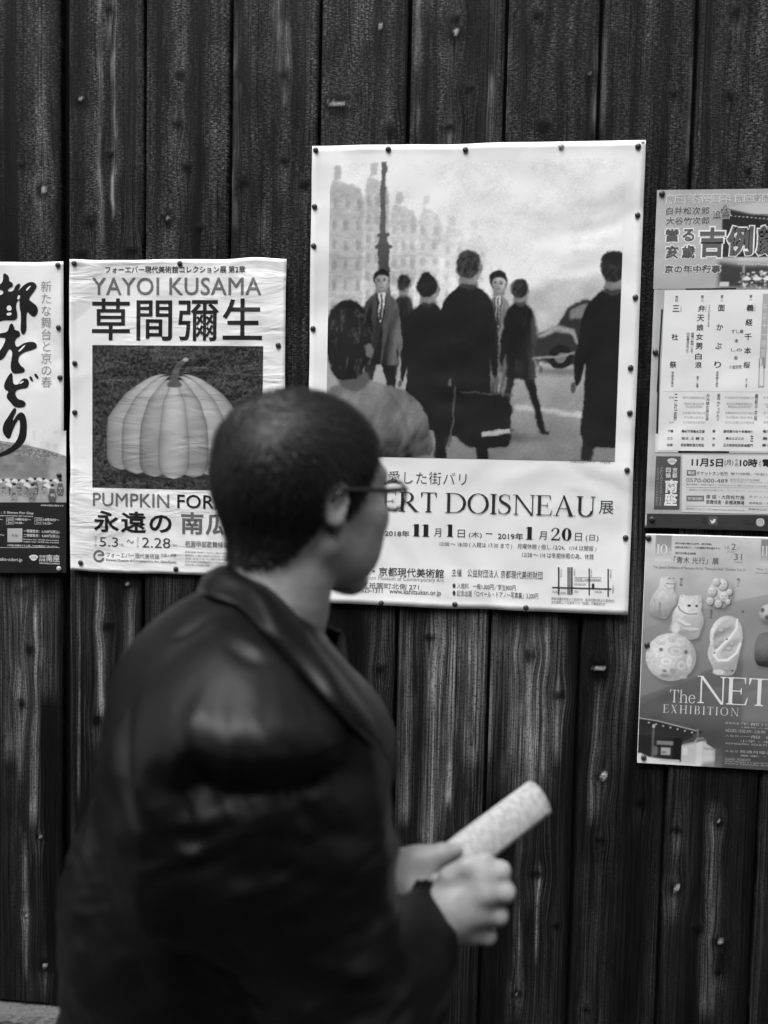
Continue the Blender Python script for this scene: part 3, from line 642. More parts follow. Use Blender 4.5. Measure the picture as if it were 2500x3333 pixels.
# passers-by: every one walks alone, seen from behind
def walker(x, head, foot, w, coat, skirt=False, soft=3.2, hair=.04, legs=.05, step=.12, lean=0.0, bun=False, cap=False, front=False):
    H_ = foot-head; hd = H_*.070; L = lambda t: x+lean*(1-t)*w
    for sg, q in ((-1, 1.0), (1, .96)): cv.line([(L(.5)+sg*w*.16, head+H_*.5), (x+sg*(w*.2+H_*step*.2), head+H_*.75), (x+sg*(w*.22+H_*step*.45), head+H_*q)], [w*.36, w*.25, w*.15], legs*(1 if sg < 0 else .7), soft); cv.oval(x+sg*(w*.24+H_*step*.45)+8, head+H_*q, w*.14, 9, legs*.6, soft)
    hem = head+H_*(.80 if skirt else .62)
    def tone(X, Y):
        n = fbm(np.stack([(X.ravel()+Y.ravel()*.08)/19, X.ravel()*0+x, Y.ravel()/120], 1), 3, 3).reshape(X.shape); e = (X-L(.4))/w
        return np.clip(coat*(.65+1.6*np.clip(e*1.3+.15, 0, 1)**2+1.7*(n-.42)), .006, .8)
    T = lambda u, t: (L(t)+u*w, head+H_*t)
    cv.poly(smooth([T(-.10, .135), T(.12, .135), T(.26, .165), T(.44, .205), T(.54, .30), T(.58, .42), T(.60, .53), T(.52, .56), T(.46, .50), T(.43, .40), T(.47, .60), (x+w*.50, hem), (x, hem+7), (x-w*.52, hem-4), T(-.45, .60), T(-.41, .42), T(-.48, .52), T(-.58, .56), T(-.62, .52), T(-.58, .38), T(-.52, .27), T(-.42, .20), T(-.24, .165)], 2), tone, soft)
    cv.oval(x+w*.585, head+H_*.560, w*.05, H_*.022, .12, soft); cv.oval(x-w*.62, head+H_*.560, w*.05, H_*.022, .10, soft)
    cv.line([T(.0, .10), T(.01, .15)], [hd*1.0, hd*1.25], .20, soft); cv.line([T(-.14, .150), T(.0, .162), T(.15, .150)], [H_*.016, H_*.026, H_*.016], lambda X, Y: coat*1.6+.03, soft)
    cx_ = L(0); hy = head+hd
    cv.oval(cx_+hd*.1, hy, hd*.74, hd*1.0, lambda X, Y: np.clip(.22+.10*(X-cx_)/hd, .1, .4), soft); cv.oval(cx_-hd*.06, hy-hd*.18, hd*.78, hd*.88, lambda X, Y: np.clip(hair*(.5+1.6*fbm(np.stack([X.ravel()/8, X.ravel()*0, Y.ravel()/14], 1), 6, 2).reshape(X.shape)), .01, .3), soft)
    cv.oval(cx_+hd*.74, hy+hd*.1, hd*.11, hd*.2, .2, 2)
    if front:
        ft = lambda X, Y: np.clip(.36-.22*(cx_-X)/hd-.10*np.clip((Y-hy)/hd, 0, 1), .12, .55)
        cv.poly([T(-.11, .15), T(.11, .15), T(.03, .34), T(-.03, .34)], .55, 2); cv.line([T(0, .155), T(.0, .33)], [w*.05, w*.07], .04, 1.5); cv.line([T(-.12, .15), T(-.04, .36)], 6, coat*.35, 2); cv.line([T(.12, .15), T(.04, .36)], 6, coat*.35, 2); cv.line([T(.01, .36), (x, hem)], 5, coat*.3, 2)
        cv.poly(smooth([(cx_-hd*.62, hy-hd*.5), (cx_+hd*.62, hy-hd*.5), (cx_+hd*.66, hy+hd*.1), (cx_+hd*.42, hy+hd*.72), (cx_, hy+hd*.98), (cx_-hd*.42, hy+hd*.72), (cx_-hd*.66, hy+hd*.1)], 2), ft, 1.6)
        for e in (-1, 1): cv.oval(cx_+e*hd*.28, hy+hd*.02, hd*.17, hd*.09, .06, 1.6); cv.line([(cx_+e*hd*.12, hy-hd*.14), (cx_+e*hd*.48, hy-hd*.16)], hd*.08, .07, 1.2)
        cv.line([(cx_-hd*.02, hy), (cx_-hd*.08, hy+hd*.34), (cx_+hd*.1, hy+hd*.36)], hd*.08, .16, 1.5); cv.line([(cx_-hd*.22, hy+hd*.58), (cx_+hd*.22, hy+hd*.57)], hd*.09, .09, 1.5)
        cv.poly(smooth([(cx_-hd*.74, hy+hd*.05), (cx_-hd*.72, hy-hd*.7), (cx_-hd*.2, hy-hd*1.12), (cx_+hd*.45, hy-hd*1.02), (cx_+hd*.76, hy-hd*.5), (cx_+hd*.70, hy+hd*.05), (cx_+hd*.58, hy-hd*.38), (cx_, hy-hd*.5), (cx_-hd*.56, hy-hd*.36)], 2), hair, 1.8)
    if bun: cv.oval(cx_-hd*.1, hy-hd*.9, hd*.42, hd*.34, hair, soft)
    if cap: cv.poly(smooth([(cx_-hd*.95, hy-hd*.35), (cx_-hd*.7, hy-hd*1.05), (cx_+hd*.3, hy-hd*1.2), (cx_+hd*1.0, hy-hd*.6), (cx_+hd*1.15, hy-hd*.30)], 2), .05, soft)
for px_0 in ((410, 1330, 130), (920, 1400, 150), (1040, 1395, 140)): cv.oval(px_0[0], px_0[1], px_0[2], 14, .10, 12, .6)
walker(490, 655, 1230, 105, .05, soft=4); walker(385, 630, 1330, 175, .085, front=True, legs=.05, soft=2.4)
walker(925, 635, 1390, 130, .20, skirt=True, front=True, legs=.2, soft=2.6); walker(1040, 672, 1400, 150, .040, step=.22, lean=-.12, soft=4)
walker(775, 548, 1600, 255, .022, skirt=True, lean=.05, hair=.05); walker(600, 650, 1540, 195, .018, skirt=True, bun=True, hair=.02)
cv.poly(smooth([(745, 1180), (1000, 1192), (1004, 1420), (985, 1440), (735, 1440), (738, 1200)], 1), lambda X, Y: .016+.02*(((X*.1).astype(int) % 9) == 0)+.012*(Y < 1230), 4); cv.line([(760, 1186), (1010, 1200)], 7, .10, 3); cv.line([(742, 1165), (722, 1440)], 10, .10, 3); cv.line([(870, 1385), (1000, 1365)], 22, .5, 3, .8)
# a dark motor car waiting at the kerb
cv.poly([(1090, 1040), (1110, 920), (1190, 890), (1240, 800), (1300, 765), (1480, 765), (1480, 1060), (1150, 1050)], .06, 4); cv.oval(1215, 1025, 56, 52, .02, 3); cv.oval(1215, 1025, 26, 24, .2, 3); cv.poly([(1250, 815), (1300, 785), (1400, 785), (1400, 840), (1250, 850)], .22, 4)
cv.line([(1115, 935), (1180, 900), (1260, 905), (1290, 960)], [10, 26, 20, 8], .34, 4); cv.line([(1090, 1035), (1280, 1005)], 9, .3, 3); cv.oval(1210, 1090, 110, 16, .08, 12, .8)
walker(1440, 560, 1640, 260, .026, skirt=True, cap=True)
# someone close by in a pale coat, seen from behind, at the lower corner
near_hair = lambda X, Y: np.clip(.012+.09*np.clip(fbm(np.stack([X.ravel()/12, X.ravel()*0, Y.ravel()/30], 1), 31, 3).reshape(X.shape)-.42, 0, 1)*2, .01, .2)
cv.poly(smooth([(120, 1190), (210, 1150), (300, 1130), (420, 1155), (540, 1195), (600, 1270), (640, 1400), (660, 1500), (120, 1500)], 2), lambda X, Y: np.clip(.21+.22*(fbm(np.stack([(X.ravel()+Y.ravel()*.5)/60, X.ravel()*0, (Y.ravel()-X.ravel()*.3)/130], 1), 33, 3).reshape(X.shape)-.5)-.12*np.clip((Y-1250)/250, 0, 1), .03, .5), 4)
cv.poly(smooth([(180, 1100), (330, 1090), (350, 1150), (290, 1190), (200, 1180)], 2), .12, 5)
cv.poly(smooth([(125, 860), (170, 780), (240, 760), (310, 800), (345, 880), (345, 980), (325, 1070), (290, 1130), (200, 1140), (140, 1100)], 2), near_hair, 4); cv.oval(334, 1000, 18, 34, .16, 4); cv.line([(430, 1180), (500, 1300), (560, 1500)], [14, 10, 16], .09, 8, .7)
cv.warp(7, 60, 3); cv.warp(4, 17, 5); cv.im = cv.blur(cv.im, 2.0); cv.im = np.clip((cv.im-.30)*1.12+.30+.03*(cv.im > .55), .012, .8); cv.grain(60, .16, 12, 3); cv.grain(5, .10, 9, 1); cv.build(P3)
text(P3, "市役所前のキス　1950年", (1200, 68, 1408, 88), .18, crop=C3)
text(P3, "ドアノーの愛した街パリ", (-40, 121, 680, 184), .05, bold=-.006, crop=C3, gap=1.08)
serif(P3, "ROBERT DOISNEAU", (-50, 221, 1330, 323), .03, crop=C3, sp=.06)
text(P3, "展", (1350, 278, 1422, 344), .05, crop=C3)
text(P3, "2018年", (268, 426, 392, 458), .05, bold=.01, crop=C3); serif(P3, "11", (408, 396, 494, 458), .02, crop=C3, wt=.2); text(P3, "月", (516, 418, 552, 460), .05, crop=C3); serif(P3, "1", (580, 398, 614, 460), .02, crop=C3, wt=.2)
text(P3, "日", (636, 424, 672, 464), .05, crop=C3); text(P3, "(木)", (692, 434, 757, 468), .07, crop=C3); text(P3, "−", (778, 442, 810, 446), .07, crop=C3)
text(P3, "2019年", (838, 438, 966, 474), .05, bold=.01, crop=C3); serif(P3, "1", (980, 410, 1016, 474), .02, crop=C3, wt=.2); text(P3, "月", (1046, 432, 1084, 474), .05, crop=C3); serif(P3, "20", (1108, 414, 1210, 478), .02, crop=C3, wt=.17)
text(P3, "日", (1228, 440, 1262, 480), .05, crop=C3); text(P3, "(日)", (1282, 450, 1346, 484), .07, crop=C3)
text(P3, "10:00 ～ 18:00 ( 入館は 17:30 まで )　月曜休館 ( 但し 12/24、1/14 は開館 )", (545, 482, 1336, 512), .08, crop=C3); text(P3, "12/28 ～ 1/4 は冬期休暇の為、休館", (962, 536, 1322, 564), .08, crop=C3)
text(P3, "何必館・京都現代美術館", (50, 606, 566, 652), .05, bold=.008, crop=C3); text(P3, "Kyoto Museum of Contemporary Art", (160, 656, 566, 680), .28, crop=C3)
text(P3, "京都市東山区祇園町北側 271", (-40, 682, 440, 712), .06, crop=C3); text(P3, "TEL 075-525-1311　www.kahitsukan.or.jp", (40, 712, 552, 744), .08, bold=.006, crop=C3)
text(P3, "主催　公益財団法人 京都現代美術財団", (606, 620, 1064, 660), .07, crop=C3); text(P3, "● 入館料　一般1,000円／学生800円", (610, 692, 928, 722), .06, crop=C3); text(P3, "● 記念出版「ロベール・ドアノー写真集」3,200円", (610, 728, 1042, 760), .06, crop=C3)
shape(P3, [rect(1141, 614, 1149, 752), rect(1208, 614, 1215, 752), rect(1296, 620, 1302, 756), rect(1391, 622, 1398, 762), [(1112, 713), (1410, 721), (1410, 727), (1112, 719)], rect(1312, 697, 1325, 722)], .04, "printed_map", crop=C3, level=2)
shape(P3, [rect(1188, 614, 1206, 752)], .22, "printed_map", crop=C3); shape(P3, [rect(1226, 664, 1358, 666), rect(1226, 682, 1358, 684), rect(1226, 664, 1228, 684), rect(1356, 664, 1358, 684)], .2, "printed_map", crop=C3, level=2)
text(P3, "何必館・京都現代美術館", (1232, 668, 1352, 680), .15, crop=C3)
for t, b in (("河原町通", (1154, 622, 1162, 664)), ("鴨川", (1190, 632, 1202, 656)), ("川端通", (1220, 622, 1229, 656)), ("花見小路", (1306, 626, 1314, 662)), ("東大路通", (1403, 626, 1412, 668)), ("八坂神社", (1414, 702, 1424, 746))): text(P3, t, b, .2, vertical=True, crop=C3, level=2)
for t, b in (("阪急", (1114, 732, 1140, 744)), ("河原町", (1152, 738, 1184, 750)), ("京阪", (1224, 732, 1244, 744)), ("四条通", (1326, 732, 1362, 744)), ("京阪祇園四条駅", (1222, 694, 1282, 704))): text(P3, t, b, .2, crop=C3)
text(P3, "京阪祇園四条駅より徒歩3分　阪急河原町駅より徒歩5分", (1108, 764, 1426, 780), .15, crop=C3); text(P3, "JR京都駅より京都市バス「祇園」下車徒歩2分", (1108, 782, 1380, 800), .15, crop=C3)

# ---- 4: theatre poster with a playbill
P4 = poster("theatre_poster", "grey theatre poster with outlined bold title over a white playbill panel", (2141.8, 620), (.515, .728), val=.42, wave=.001)
cv = Canvas(C4, 228, 150, 3250, 1400, .0013)
cv.im[:] = .44; cv.grain(500, .18, 4)
cv.poly([(1050, 400), (1150, 395), (1400, 460), (1640, 480), (3300, 430), (3300, 1000), (1085, 1000), (1075, 520)], .03, 6)
cv.poly([(1140, 380), (1300, 350), (1800, 300), (3300, 290), (3300, 420), (1640, 470), (1400, 450), (1180, 400)], .50, 8); cv.line([(1080, 390), (1110, 350), (1130, 395), (1230, 420), (1480, 475), (1650, 470)], [26, 20, 16, 18, 14, 14], .12, 4)
for k in range(40): cv.oval(1185+k*52, 482+k*5, 14, 6, .5, 2)
cv.poly([(1290, 1010), (3300, 1000), (3300, 1060), (1290, 1040)], .55, 6); cv.poly([(1050, 1050), (1380, 1100), (3300, 1090), (3300, 1390), (1060, 1390)], .05, 24)
for k in range(60): cv.oval(1310+k*36, 1085+k*1.2, 11, 8, .6, 2)
cv.poly(rect(1360, 1100, 1390, 1280), .3, 4); cv.poly(rect(1075, 1310, 1195, 1370), .6, 4)
for k in range(420): cv.oval(random.uniform(1330, 3200), random.uniform(1180, 1390), random.uniform(8, 26), random.uniform(8, 18), random.choice((.04, .2, .35, .6, .75)), 4, .8, n=8)
for k in range(14): x = 1420+k*128; cv.poly([(x-60, 1275), (x, 1232), (x+60, 1275), (x+30, 1290), (x-30, 1290)], .68, 3); cv.oval(x, 1310, 20, 14, .1, 3)
cv.warp(6, 30, 7); cv.build(P4)
def outlined(body, box, val, b0, b1, gap=1.0, rim=.74, slant=0.0, dx=9):
    x0, y0, x1, y1 = box; text(P4, body, (x0-dx, y0-dx, x1+dx, y1+dx), rim, bold=b1, level=1, gap=gap, crop=C4, slant=slant, name="lettering_outline"); text(P4, body, box, val, bold=b0, level=2, gap=gap, crop=C4, slant=slant)
outlined("南座発祥四百年", (345, 208, 1145, 318), .40, .006, .055); outlined("南座新開場記念", (1218, 204, 2020, 300), .40, .006, .055)
outlined("白井松次郎", (345, 366, 888, 462), .10, .012, .05, 1.05, .58); outlined("大谷竹次郎", (345, 492, 888, 588), .10, .012, .05, 1.05, .58); outlined("追善", (930, 408, 1150, 512), .14, .01, .05, 1.05, .58)
for t, b in (("當", (338, 640, 500, 806)), ("る", (545, 640, 700, 800)), ("亥", (338, 848, 500, 1020)), ("歳", (540, 846, 706, 1016)), ("吉", (772, 622, 1078, 1000)), ("例", (1120, 606, 1440, 990)), ("顔", (1492, 600, 1812, 980)), ("見", (1862, 594, 2180, 970)), ("世", (2230, 588, 2546, 960)), ("興", (2596, 584, 2912, 950)), ("行", (2960, 580, 3200, 940))):
    big = b[0] > 760; outlined(t, b, .105, .036 if big else .030, .082 if big else .075, dx=20 if big else 14, rim=.78)
outlined("京の年中行事", (322, 1098, 1030, 1200), .10, .03, .085, 1.02, .74)
# the playbill panel
fr = [(300, 1395), (3200, 1330)]
shape(P4, [[(586, 1393), (1228, 1386), (1228, 1412), (586, 1414)]], .02, "printed_frame", crop=C4, level=1)
shape(P4, [[(281, 1655), (301, 1655), (240, 2700), (222, 2700)]], .02, "printed_frame", crop=C4, level=1); shape(P4, [[(232, 0), (252, 0), (228, 960), (205, 960)], [(470, 1166), (1080, 1172), (1080, 1192), (470, 1190)]], .02, "printed_frame", crop=C5, level=2)
shape(P4, [[(195, 965), (230, 965), (222, 1164), (3000, 1190), (3000, 1206), (195, 1186)]], .62, "printed_frame", crop=C5, level=1)
q = [C4(323, 1416), C4(3190, 1396), C5(2870, 1190), C5(222, 1166)]
shape(P4, [q], .74, "playbill_panel", level=3)
def col(chars, pts, size, val=.04, crop=C4, bold=.02):
    for ch, (x, y) in zip(chars, pts):
        text(P4, ch, (x-size, y-size, x+size, y+size*.95), val, bold=bold, level=4, crop=crop)
col("三社祭", [(467, 1648), (452, 2007)], 42); col("祭", [(408, 138)], 42, crop=C5)
col("弁天娘女男", [(790, 1648), (778, 1768), (770, 1888), (763, 2005), (757, 2122)], 44); col("白浪", [(712, 38), (712, 140)], 40, crop=C5)
col("面かぶ", [(1040, 1642), (1020, 1884), (1004, 2122)], 42); col("り", [(944, 138)], 40, crop=C5)
col("義経千本", [(1405, 1640), (1390, 1822), (1378, 2005), (1372, 2180)], 44); col("桜", [(1292, 140)], 40, crop=C5)
for t, b, c in (("第四", (458, 1484, 492, 1560), C4), ("第三", (782, 1478, 818, 1556), C4), ("第二", (1028, 1476, 1064, 1554), C4), ("第一", (1394, 1472, 1430, 1540), C4), ("浜松屋見世先より", (600, 1950, 634, 2212), C4), ("稲瀬川勢揃いまで", (655, 1950, 690, 2212), C4), ("さんじゃまつり", (520, 1622, 540, 1690), C4), ("べんてんむすめ", (836, 1610, 852, 1690), C4), ("べんてんむすめめおのしらなみ", (872, 1600, 896, 1880), C4),
                ("よしつね", (1456, 1600, 1472, 1680), C4), ("常磐津連中", (388, 216, 416, 412), C5), ("第二幕", (688, 272, 716, 414), C5), ("長唄囃子連中", (922, 216, 952, 412), C5), ("竹本", (1276, 300, 1300, 416), C5), ("三社祭", (424, 486, 460, 808), C5), ("弁天娘女男白浪", (806, 486, 842, 808), C5), ("面かぶり", (936, 486, 970, 808), C5), ("義経千本桜", (1390, 486, 1424, 808), C5)):
    text(P4, t, b, .14 if b[2]-b[0] < 34 else .10, bold=.012, vertical=True, level=4, crop=c)
for t, b, c in (("すし屋", (1168, 1915, 1318, 1960), C4), ("金", (1205, 2030, 1256, 2075), C4), ("しの", (1160, 2148, 1300, 2190), C4), ("吾", (1136, 36, 1184, 80), C5), ("小金討死", (1080, 138, 1230, 186), C5)): text(P4, t, b, .12, bold=.012, level=4, crop=c)
for x0, x1, n in ((360, 418, 2), (524, 796, 9), (1030, 1380, 11), (1492, 1800, 9), (1880, 2200, 10)):
    for k, y in enumerate((516, 590, 625, 700, 752, 812)):
        if n == 2 and k in (1, 2, 3, 4): continue
        a = 0 if k in (0, 5) else 18*(k % 3); text(P4, ''.join(random.choice("松竹梅川村中市山坂片岡東西南北太郎助之丞") for _ in range(n-(2 if a else 0))), (x0+a, y, x1-a, y+30), .34, level=4, crop=C5)
for b, t in (((344, 916, 410, 950), "千鶴"), ((510, 916, 788, 952), "鶴松市福亀由芝愛"), ((880, 916, 914, 952), "藤"), ((1010, 918, 1372, 954), "鴈壱廣竹松千孝團時仁"), ((338, 1002, 406, 1034), "之之"), ((506, 1002, 786, 1036), "治丈 之 輔 之"), ((880, 1004, 912, 1036), "治"), ((1042, 1004, 1256, 1036), "團太三之之次"), ((336, 1082, 404, 1116), "助乗"), ((502, 1080, 778, 1118), "郎郎蔵助猿次笑助"), ((878, 1082, 908, 1118), "郎"), ((1008, 1082, 1364, 1120), "玉次郎郎助助郎雀蔵門"), ((1336, 975, 1370, 1060), "左"), ((1480, 916, 1800, 954), "雀右衛門吉弥"), ((1480, 1004, 1800, 1040), "扇雀孝太郎"), ((1476, 1084, 1800, 1120), "藤十郎仁左衛門")):
    text(P4, t, b, .05, bold=.02, level=4, crop=C5)
shape(P4, [[(1565, 1462), (1640, 1462), (1600, 2400), (1515, 2400)]], .40, "printed_column", crop=C4, level=4); shape(P4, [[(1437, 60), (1507, 60), (1500, 412), (1428, 412)]], .40, "printed_column", crop=C5, level=4)
shape(P4, [[(1448, 60), (1492, 60), (1488, 390), (1443, 390)]], .72, "printed_column", crop=C5, level=5); text(P4, "午前十一時開演", (1568, 1580, 1602, 2380), .7, vertical=True, level=5, crop=C4)
shape(P4, [[(280, 454), (2600, 470), (2600, 473), (280, 457)]], .45, "printed_rule", crop=C5, level=4)
# booking lines
shape(P4, [[(520, 1216), (2900, 1240), (2850, 1960), (510, 1905)]], .62, "printed_panel", crop=C5, level=1)
shape(P4, [[(205, 1234), (500, 1236), (484, 1870), (178, 1868)]], .09, "printed_panel", crop=C5, level=1)
crest(P4, 396, 1306, 68, C5, .62)
text(P4, "京都", (400, 1372, 460, 1496), .66, bold=.02, vertical=True, crop=C5, level=3); text(P4, "四條", (320, 1372, 384, 1496), .66, bold=.02, vertical=True, crop=C5, level=3)
text(P4, "南座", (308, 1512, 462, 1834), .74, bold=.045, vertical=True, crop=C5, level=3); text(P4, "TEL(075)561-1155", (250, 1370, 286, 1830), .36, vertical=True, crop=C5, level=3); text(P4, "京都市東山区四条大橋東詰", (212, 1370, 236, 1830), .3, vertical=True, crop=C5, level=3)
for b, t, bd, v in (((632, 1258, 1008, 1358), "11月5日", .03, .02), ((1026, 1276, 1130, 1350), "(月)", .01, .05), ((1152, 1268, 1196, 1356), None, 0, 0), ((1210, 1262, 1420, 1362), "10時", .03, .02), ((1434, 1280, 1470, 1358), None, 0, 0), ((1480, 1264, 2300, 1366), "電話予約開始", .03, .02), ((692, 1412, 1066, 1462), "チケットホン松竹", .008, .10), ((1100, 1428, 1900, 1460), "受付時間／午前10時～午後6時", 0, .15),
                    ((566, 1496, 1064, 1544), "0570-000-489", .0, .10), ((1096, 1498, 1446, 1526), "または 03-6745-0888", 0, .25), ((1096, 1534, 1800, 1550), "午前10時より電話予約・ネット受付開始", 0, .3), ((568, 1562, 2200, 1584), "窓口販売・切符引取り 11月7日(水)より 窓口では別枠でのお取り置きはございませんのでご了承ください", 0, .18), ((568, 1624, 2200, 1644), "二歳様より切符が必要です。プレイガイド、コンビニエンスストア等でもお買い求めいただけます", 0, .28),
                    ((806, 1694, 1266, 1744), "南 座・大阪松竹座", .012, .06), ((806, 1756, 1262, 1808), "歌舞伎座・新橋演舞場", .012, .06), ((1320, 1704, 1800, 1740), "チケット[Web]松竹", 0, .2), ((1318, 1782, 1800, 1808), "携帯電話・スマートフォン", 0, .12), ((566, 1850, 1266, 1880), "松竹ホームページ http://www.shochiku.co.jp", 0, .12), ((1312, 1856, 1900, 1882), "歌舞伎公式サイト 歌舞伎美人", 0, .18)):
    if t: text(P4, t, b, v, bold=bd, crop=C5, level=2)
text(P4, "午前", (1152, 1268, 1194, 1358), .06, vertical=True, crop=C5, level=2); text(P4, "より", (1436, 1282, 1470, 1358), .06, vertical=True, crop=C5, level=2)
shape(P4, [rect(572, 1400, 682, 1466), rect(568, 1706, 780, 1774)], .16, "printed_panel", crop=C5, level=2); text(P4, "電話", (588, 1414, 666, 1452), .6, bold=.02, crop=C5, level=3); text(P4, "窓口販売場所", (584, 1722, 764, 1758), .6, bold=.02, crop=C5, level=3)
shape(P4, [[(566, 1606), (2500, 1622), (2500, 1626), (566, 1610)], [(560, 1830), (2500, 1842), (2500, 1846), (560, 1834)]], .3, "printed_rule", crop=C5, level=2)
shape(P4, [[(96, 1922), (3000, 1962), (3000, 2140), (90, 2082)]], .045, "printed_band", crop=C5, level=1)
shape(P4, [rect(834, 1956, 940, 2062)], .10, "icon_tile", crop=C5, level=2)
bird = [(852, 1994), (868, 2008), (884, 2012), (886, 1996), (900, 1986), (912, 1992), (924, 1988), (916, 2000), (914, 2018), (900, 2034), (880, 2040), (856, 2036), (870, 2030), (858, 2022), (866, 2020), (854, 2008)]
shape(P4, [bird], .72, "bird_emblem", crop=C5, level=3)
def ringpoly(cx, cy, r0, r1, n=20, sq=0.0):
    o = []
    for k in range(n):
        a, b = 2*math.pi*k/n, 2*math.pi*(k+1)/n
        g = lambda t, r: (cx+r*math.copysign(abs(math.cos(t))**(1-sq), math.cos(t)), cy+r*math.copysign(abs(math.sin(t))**(1-sq), math.sin(t)))
        o.append([g(a, r1), g(b, r1), g(b, r0), g(a, r0)])
    return o
shape(P4, [smooth(rect(1404, 1978, 1504, 2076), 2)], .42, "icon_tile", crop=C5, level=2); shape(P4, ringpoly(1454, 2026, 33, 40, 28, .5)+ringpoly(1454, 2026, 13, 20)+[rect(1472, 2000, 1480, 2008)], .72, "camera_emblem", crop=C5, level=3)
text(P4, "南座", (760, 1978, 800, 1994), .012, crop=C5, level=2); text(P4, "Twitter", (738, 2016, 812, 2034), .012, crop=C5, level=2); text(P4, "松竹", (1264, 1996, 1310, 2014), .012, crop=C5, level=2); text(P4, "Instagram", (1258, 2034, 1378, 2054), .012, crop=C5, level=2)

# ---- 5: carvings exhibition
P5 = poster("carving_poster", "grey poster of small white carvings above a printed temple gate and The NETSUKE lettering", (2102.6, 1736.5), (.728, .515), val=.70, wave=.001)
cv = Canvas(C6, 141, 104, 2080, 2040, .0013)
def bgt(X, Y):
    t = (Y-100)/1940; v = np.interp(t, [0, .13, .3, .5, .6, .72, .85, 1], [.62, .54, .38, .24, .19, .12, .08, .07]); return v
cv.im = bgt(cv.X, cv.Y); cv.poly([(130, 900), (700, 690), (1200, 560), (2100, 400), (2100, 900), (1000, 1120), (130, 1480)], .24, 6, .55); cv.poly([(130, 1560), (700, 1220), (1000, 1120), (1000, 1300), (380, 1500), (130, 1640)], .10, 10, .6); cv.poly([(1010, 1400), (2100, 1100), (2100, 1640), (1010, 1640)], .30, 14, .35)
cv.grain(130, .08, 5)
cv.poly(rect(220, 104, 356, 320), lambda X, Y: .30+.35*np.clip((Y-190)/130, 0, 1), 2); cv.poly(rect(1104, 115, 1240, 330), lambda X, Y: .25+.35*np.clip((Y-190)/140, 0, 1), 2)
def carv(pts, lo=.45, hi=.80, soft=2.0, it=2):
    p = np.array(smooth(pts, it)); c = p.mean(0); r = (p.max(0)-p.min(0)).max()/2
    cv.poly([(x+14, y+26) for x, y in p], .10, 16, .7); sh = shade(c[0], c[1], r*.9, lo*.8, hi)
    cv.poly(p, lambda X, Y: np.clip(sh(X, Y)*(.86+.42*(fbm(np.stack([X.ravel()/19, X.ravel()*0+c[0], Y.ravel()/19], 1), 4, 3).reshape(X.shape)-.2)), .03, .82), soft)
# seated lion dog
carv([(268, 468), (300, 448), (350, 446), (388, 462), (400, 500), (384, 540), (392, 570), (428, 610), (420, 680), (380, 720), (350, 790), (330, 806), (286, 800), (240, 790), (196, 760), (186, 700), (210, 610), (250, 560), (272, 530)], .40, .78)
cv.poly([(268, 670), (286, 660), (290, 780), (276, 776)], .22, 5, .8); cv.line([(326, 508), (396, 510)], 6, .12, 1.5); cv.oval(352, 466, 14, 5, .12, 2); cv.oval(384, 462, 8, 5, .12, 2); cv.line([(310, 520), (340, 548), (390, 545)], 8, .40, 4); cv.line([(225, 640), (240, 700), (230, 760)], 9, .36, 4); cv.line([(310, 690), (318, 770)], 6, .40, 3); cv.line([(256, 500), (300, 560), (360, 580)], 9, .55, 5)
# seated cat with a bowl
carv([(446, 596), (470, 592), (500, 606), (560, 602), (604, 590), (630, 596), (628, 640), (636, 680), (622, 720), (652, 770), (656, 830), (630, 900), (622, 950), (560, 972), (500, 960), (470, 930), (380, 918), (362, 890), (390, 820), (392, 740), (430, 690), (438, 640)], .48, .80)
cv.oval(526, 686, 16, 11, .05, 1.5); cv.oval(590, 686, 13, 10, .05, 1.5); cv.line([(548, 716), (562, 722), (580, 716)], 4, .3, 1.5); cv.line([(434, 690), (452, 724), (492, 750), (540, 758), (600, 750)], 10, .22, 2); cv.poly(smooth([(470, 770), (600, 765), (630, 800), (610, 870), (560, 850), (480, 800)], 2), .48, 8, .7); cv.line([(440, 800), (500, 840), (550, 846)], 16, .74, 4); cv.line([(440, 830), (520, 866), (560, 850)], 5, .3, 3)
cv.oval(545, 880, 76, 14, .60, 2); cv.line([(470, 885), (545, 898), (620, 884)], 5, .35, 2); cv.oval(420, 880, 34, 44, .70, 5); cv.oval(462, 606, 10, 12, .5, 3); cv.oval(612, 604, 10, 10, .5, 3)
# pierced ball of faces
carv([(700, 500), (760, 445), (830, 450), (880, 500), (888, 580), (860, 660), (810, 700), (730, 690), (680, 640), (668, 570)], .38, .74)
for x, y, r in ((800, 500, 46), (815, 600, 44), (715, 560, 40), (745, 480, 32), (700, 640, 34), (770, 660, 34), (860, 560, 26), (850, 640, 24)):
    cv.oval(x+6, y+8, r, r*1.08, .05, 4, .75); cv.oval(x, y, r*.88, r, shade(x, y, r, .42, .80), 2)
    for s in (-1, 1): cv.oval(x+s*r*.32, y-r*.15, r*.15, r*.09, .12, 1.5)
    cv.line([(x-r*.3, y+r*.4), (x, y+r*.48), (x+r*.3, y+r*.4)], 4, .2, 1.5); cv.oval(x, y+r*.12, r*.12, r*.16, .5, 2)
# round carving with hollows
carv([(390+216*math.cos(a), 1125+204*math.sin(a)) for a in np.linspace(0, 2*math.pi, 28, endpoint=False)], .50, .82, 2, 1)
for x, y, a, b, v in ((304, 1066, 17, 17, .05), (516, 1076, 15, 18, .05), (342, 1244, 18, 13, .08), (412, 1240, 28, 22, .30), (346, 1284, 34, 16, .22), (430, 1070, 70, 40, .46), (350, 1160, 66, 44, .56), (480, 1190, 50, 56, .44), (400, 975, 36, 30, .46), (300, 1010, 40, 20, .5), (545, 1150, 24, 70, .55), (240, 1170, 28, 40, .5), (500, 1290, 40, 16, .35)):
    cv.oval(x, y, a, b, v, 3, .8)
    if v > .3: cv.oval(x, y, a*.72, b*.7, v+.2, 3, .8); cv.oval(x+4, y+4, a*.4, b*.38, v-.06, 3, .7)
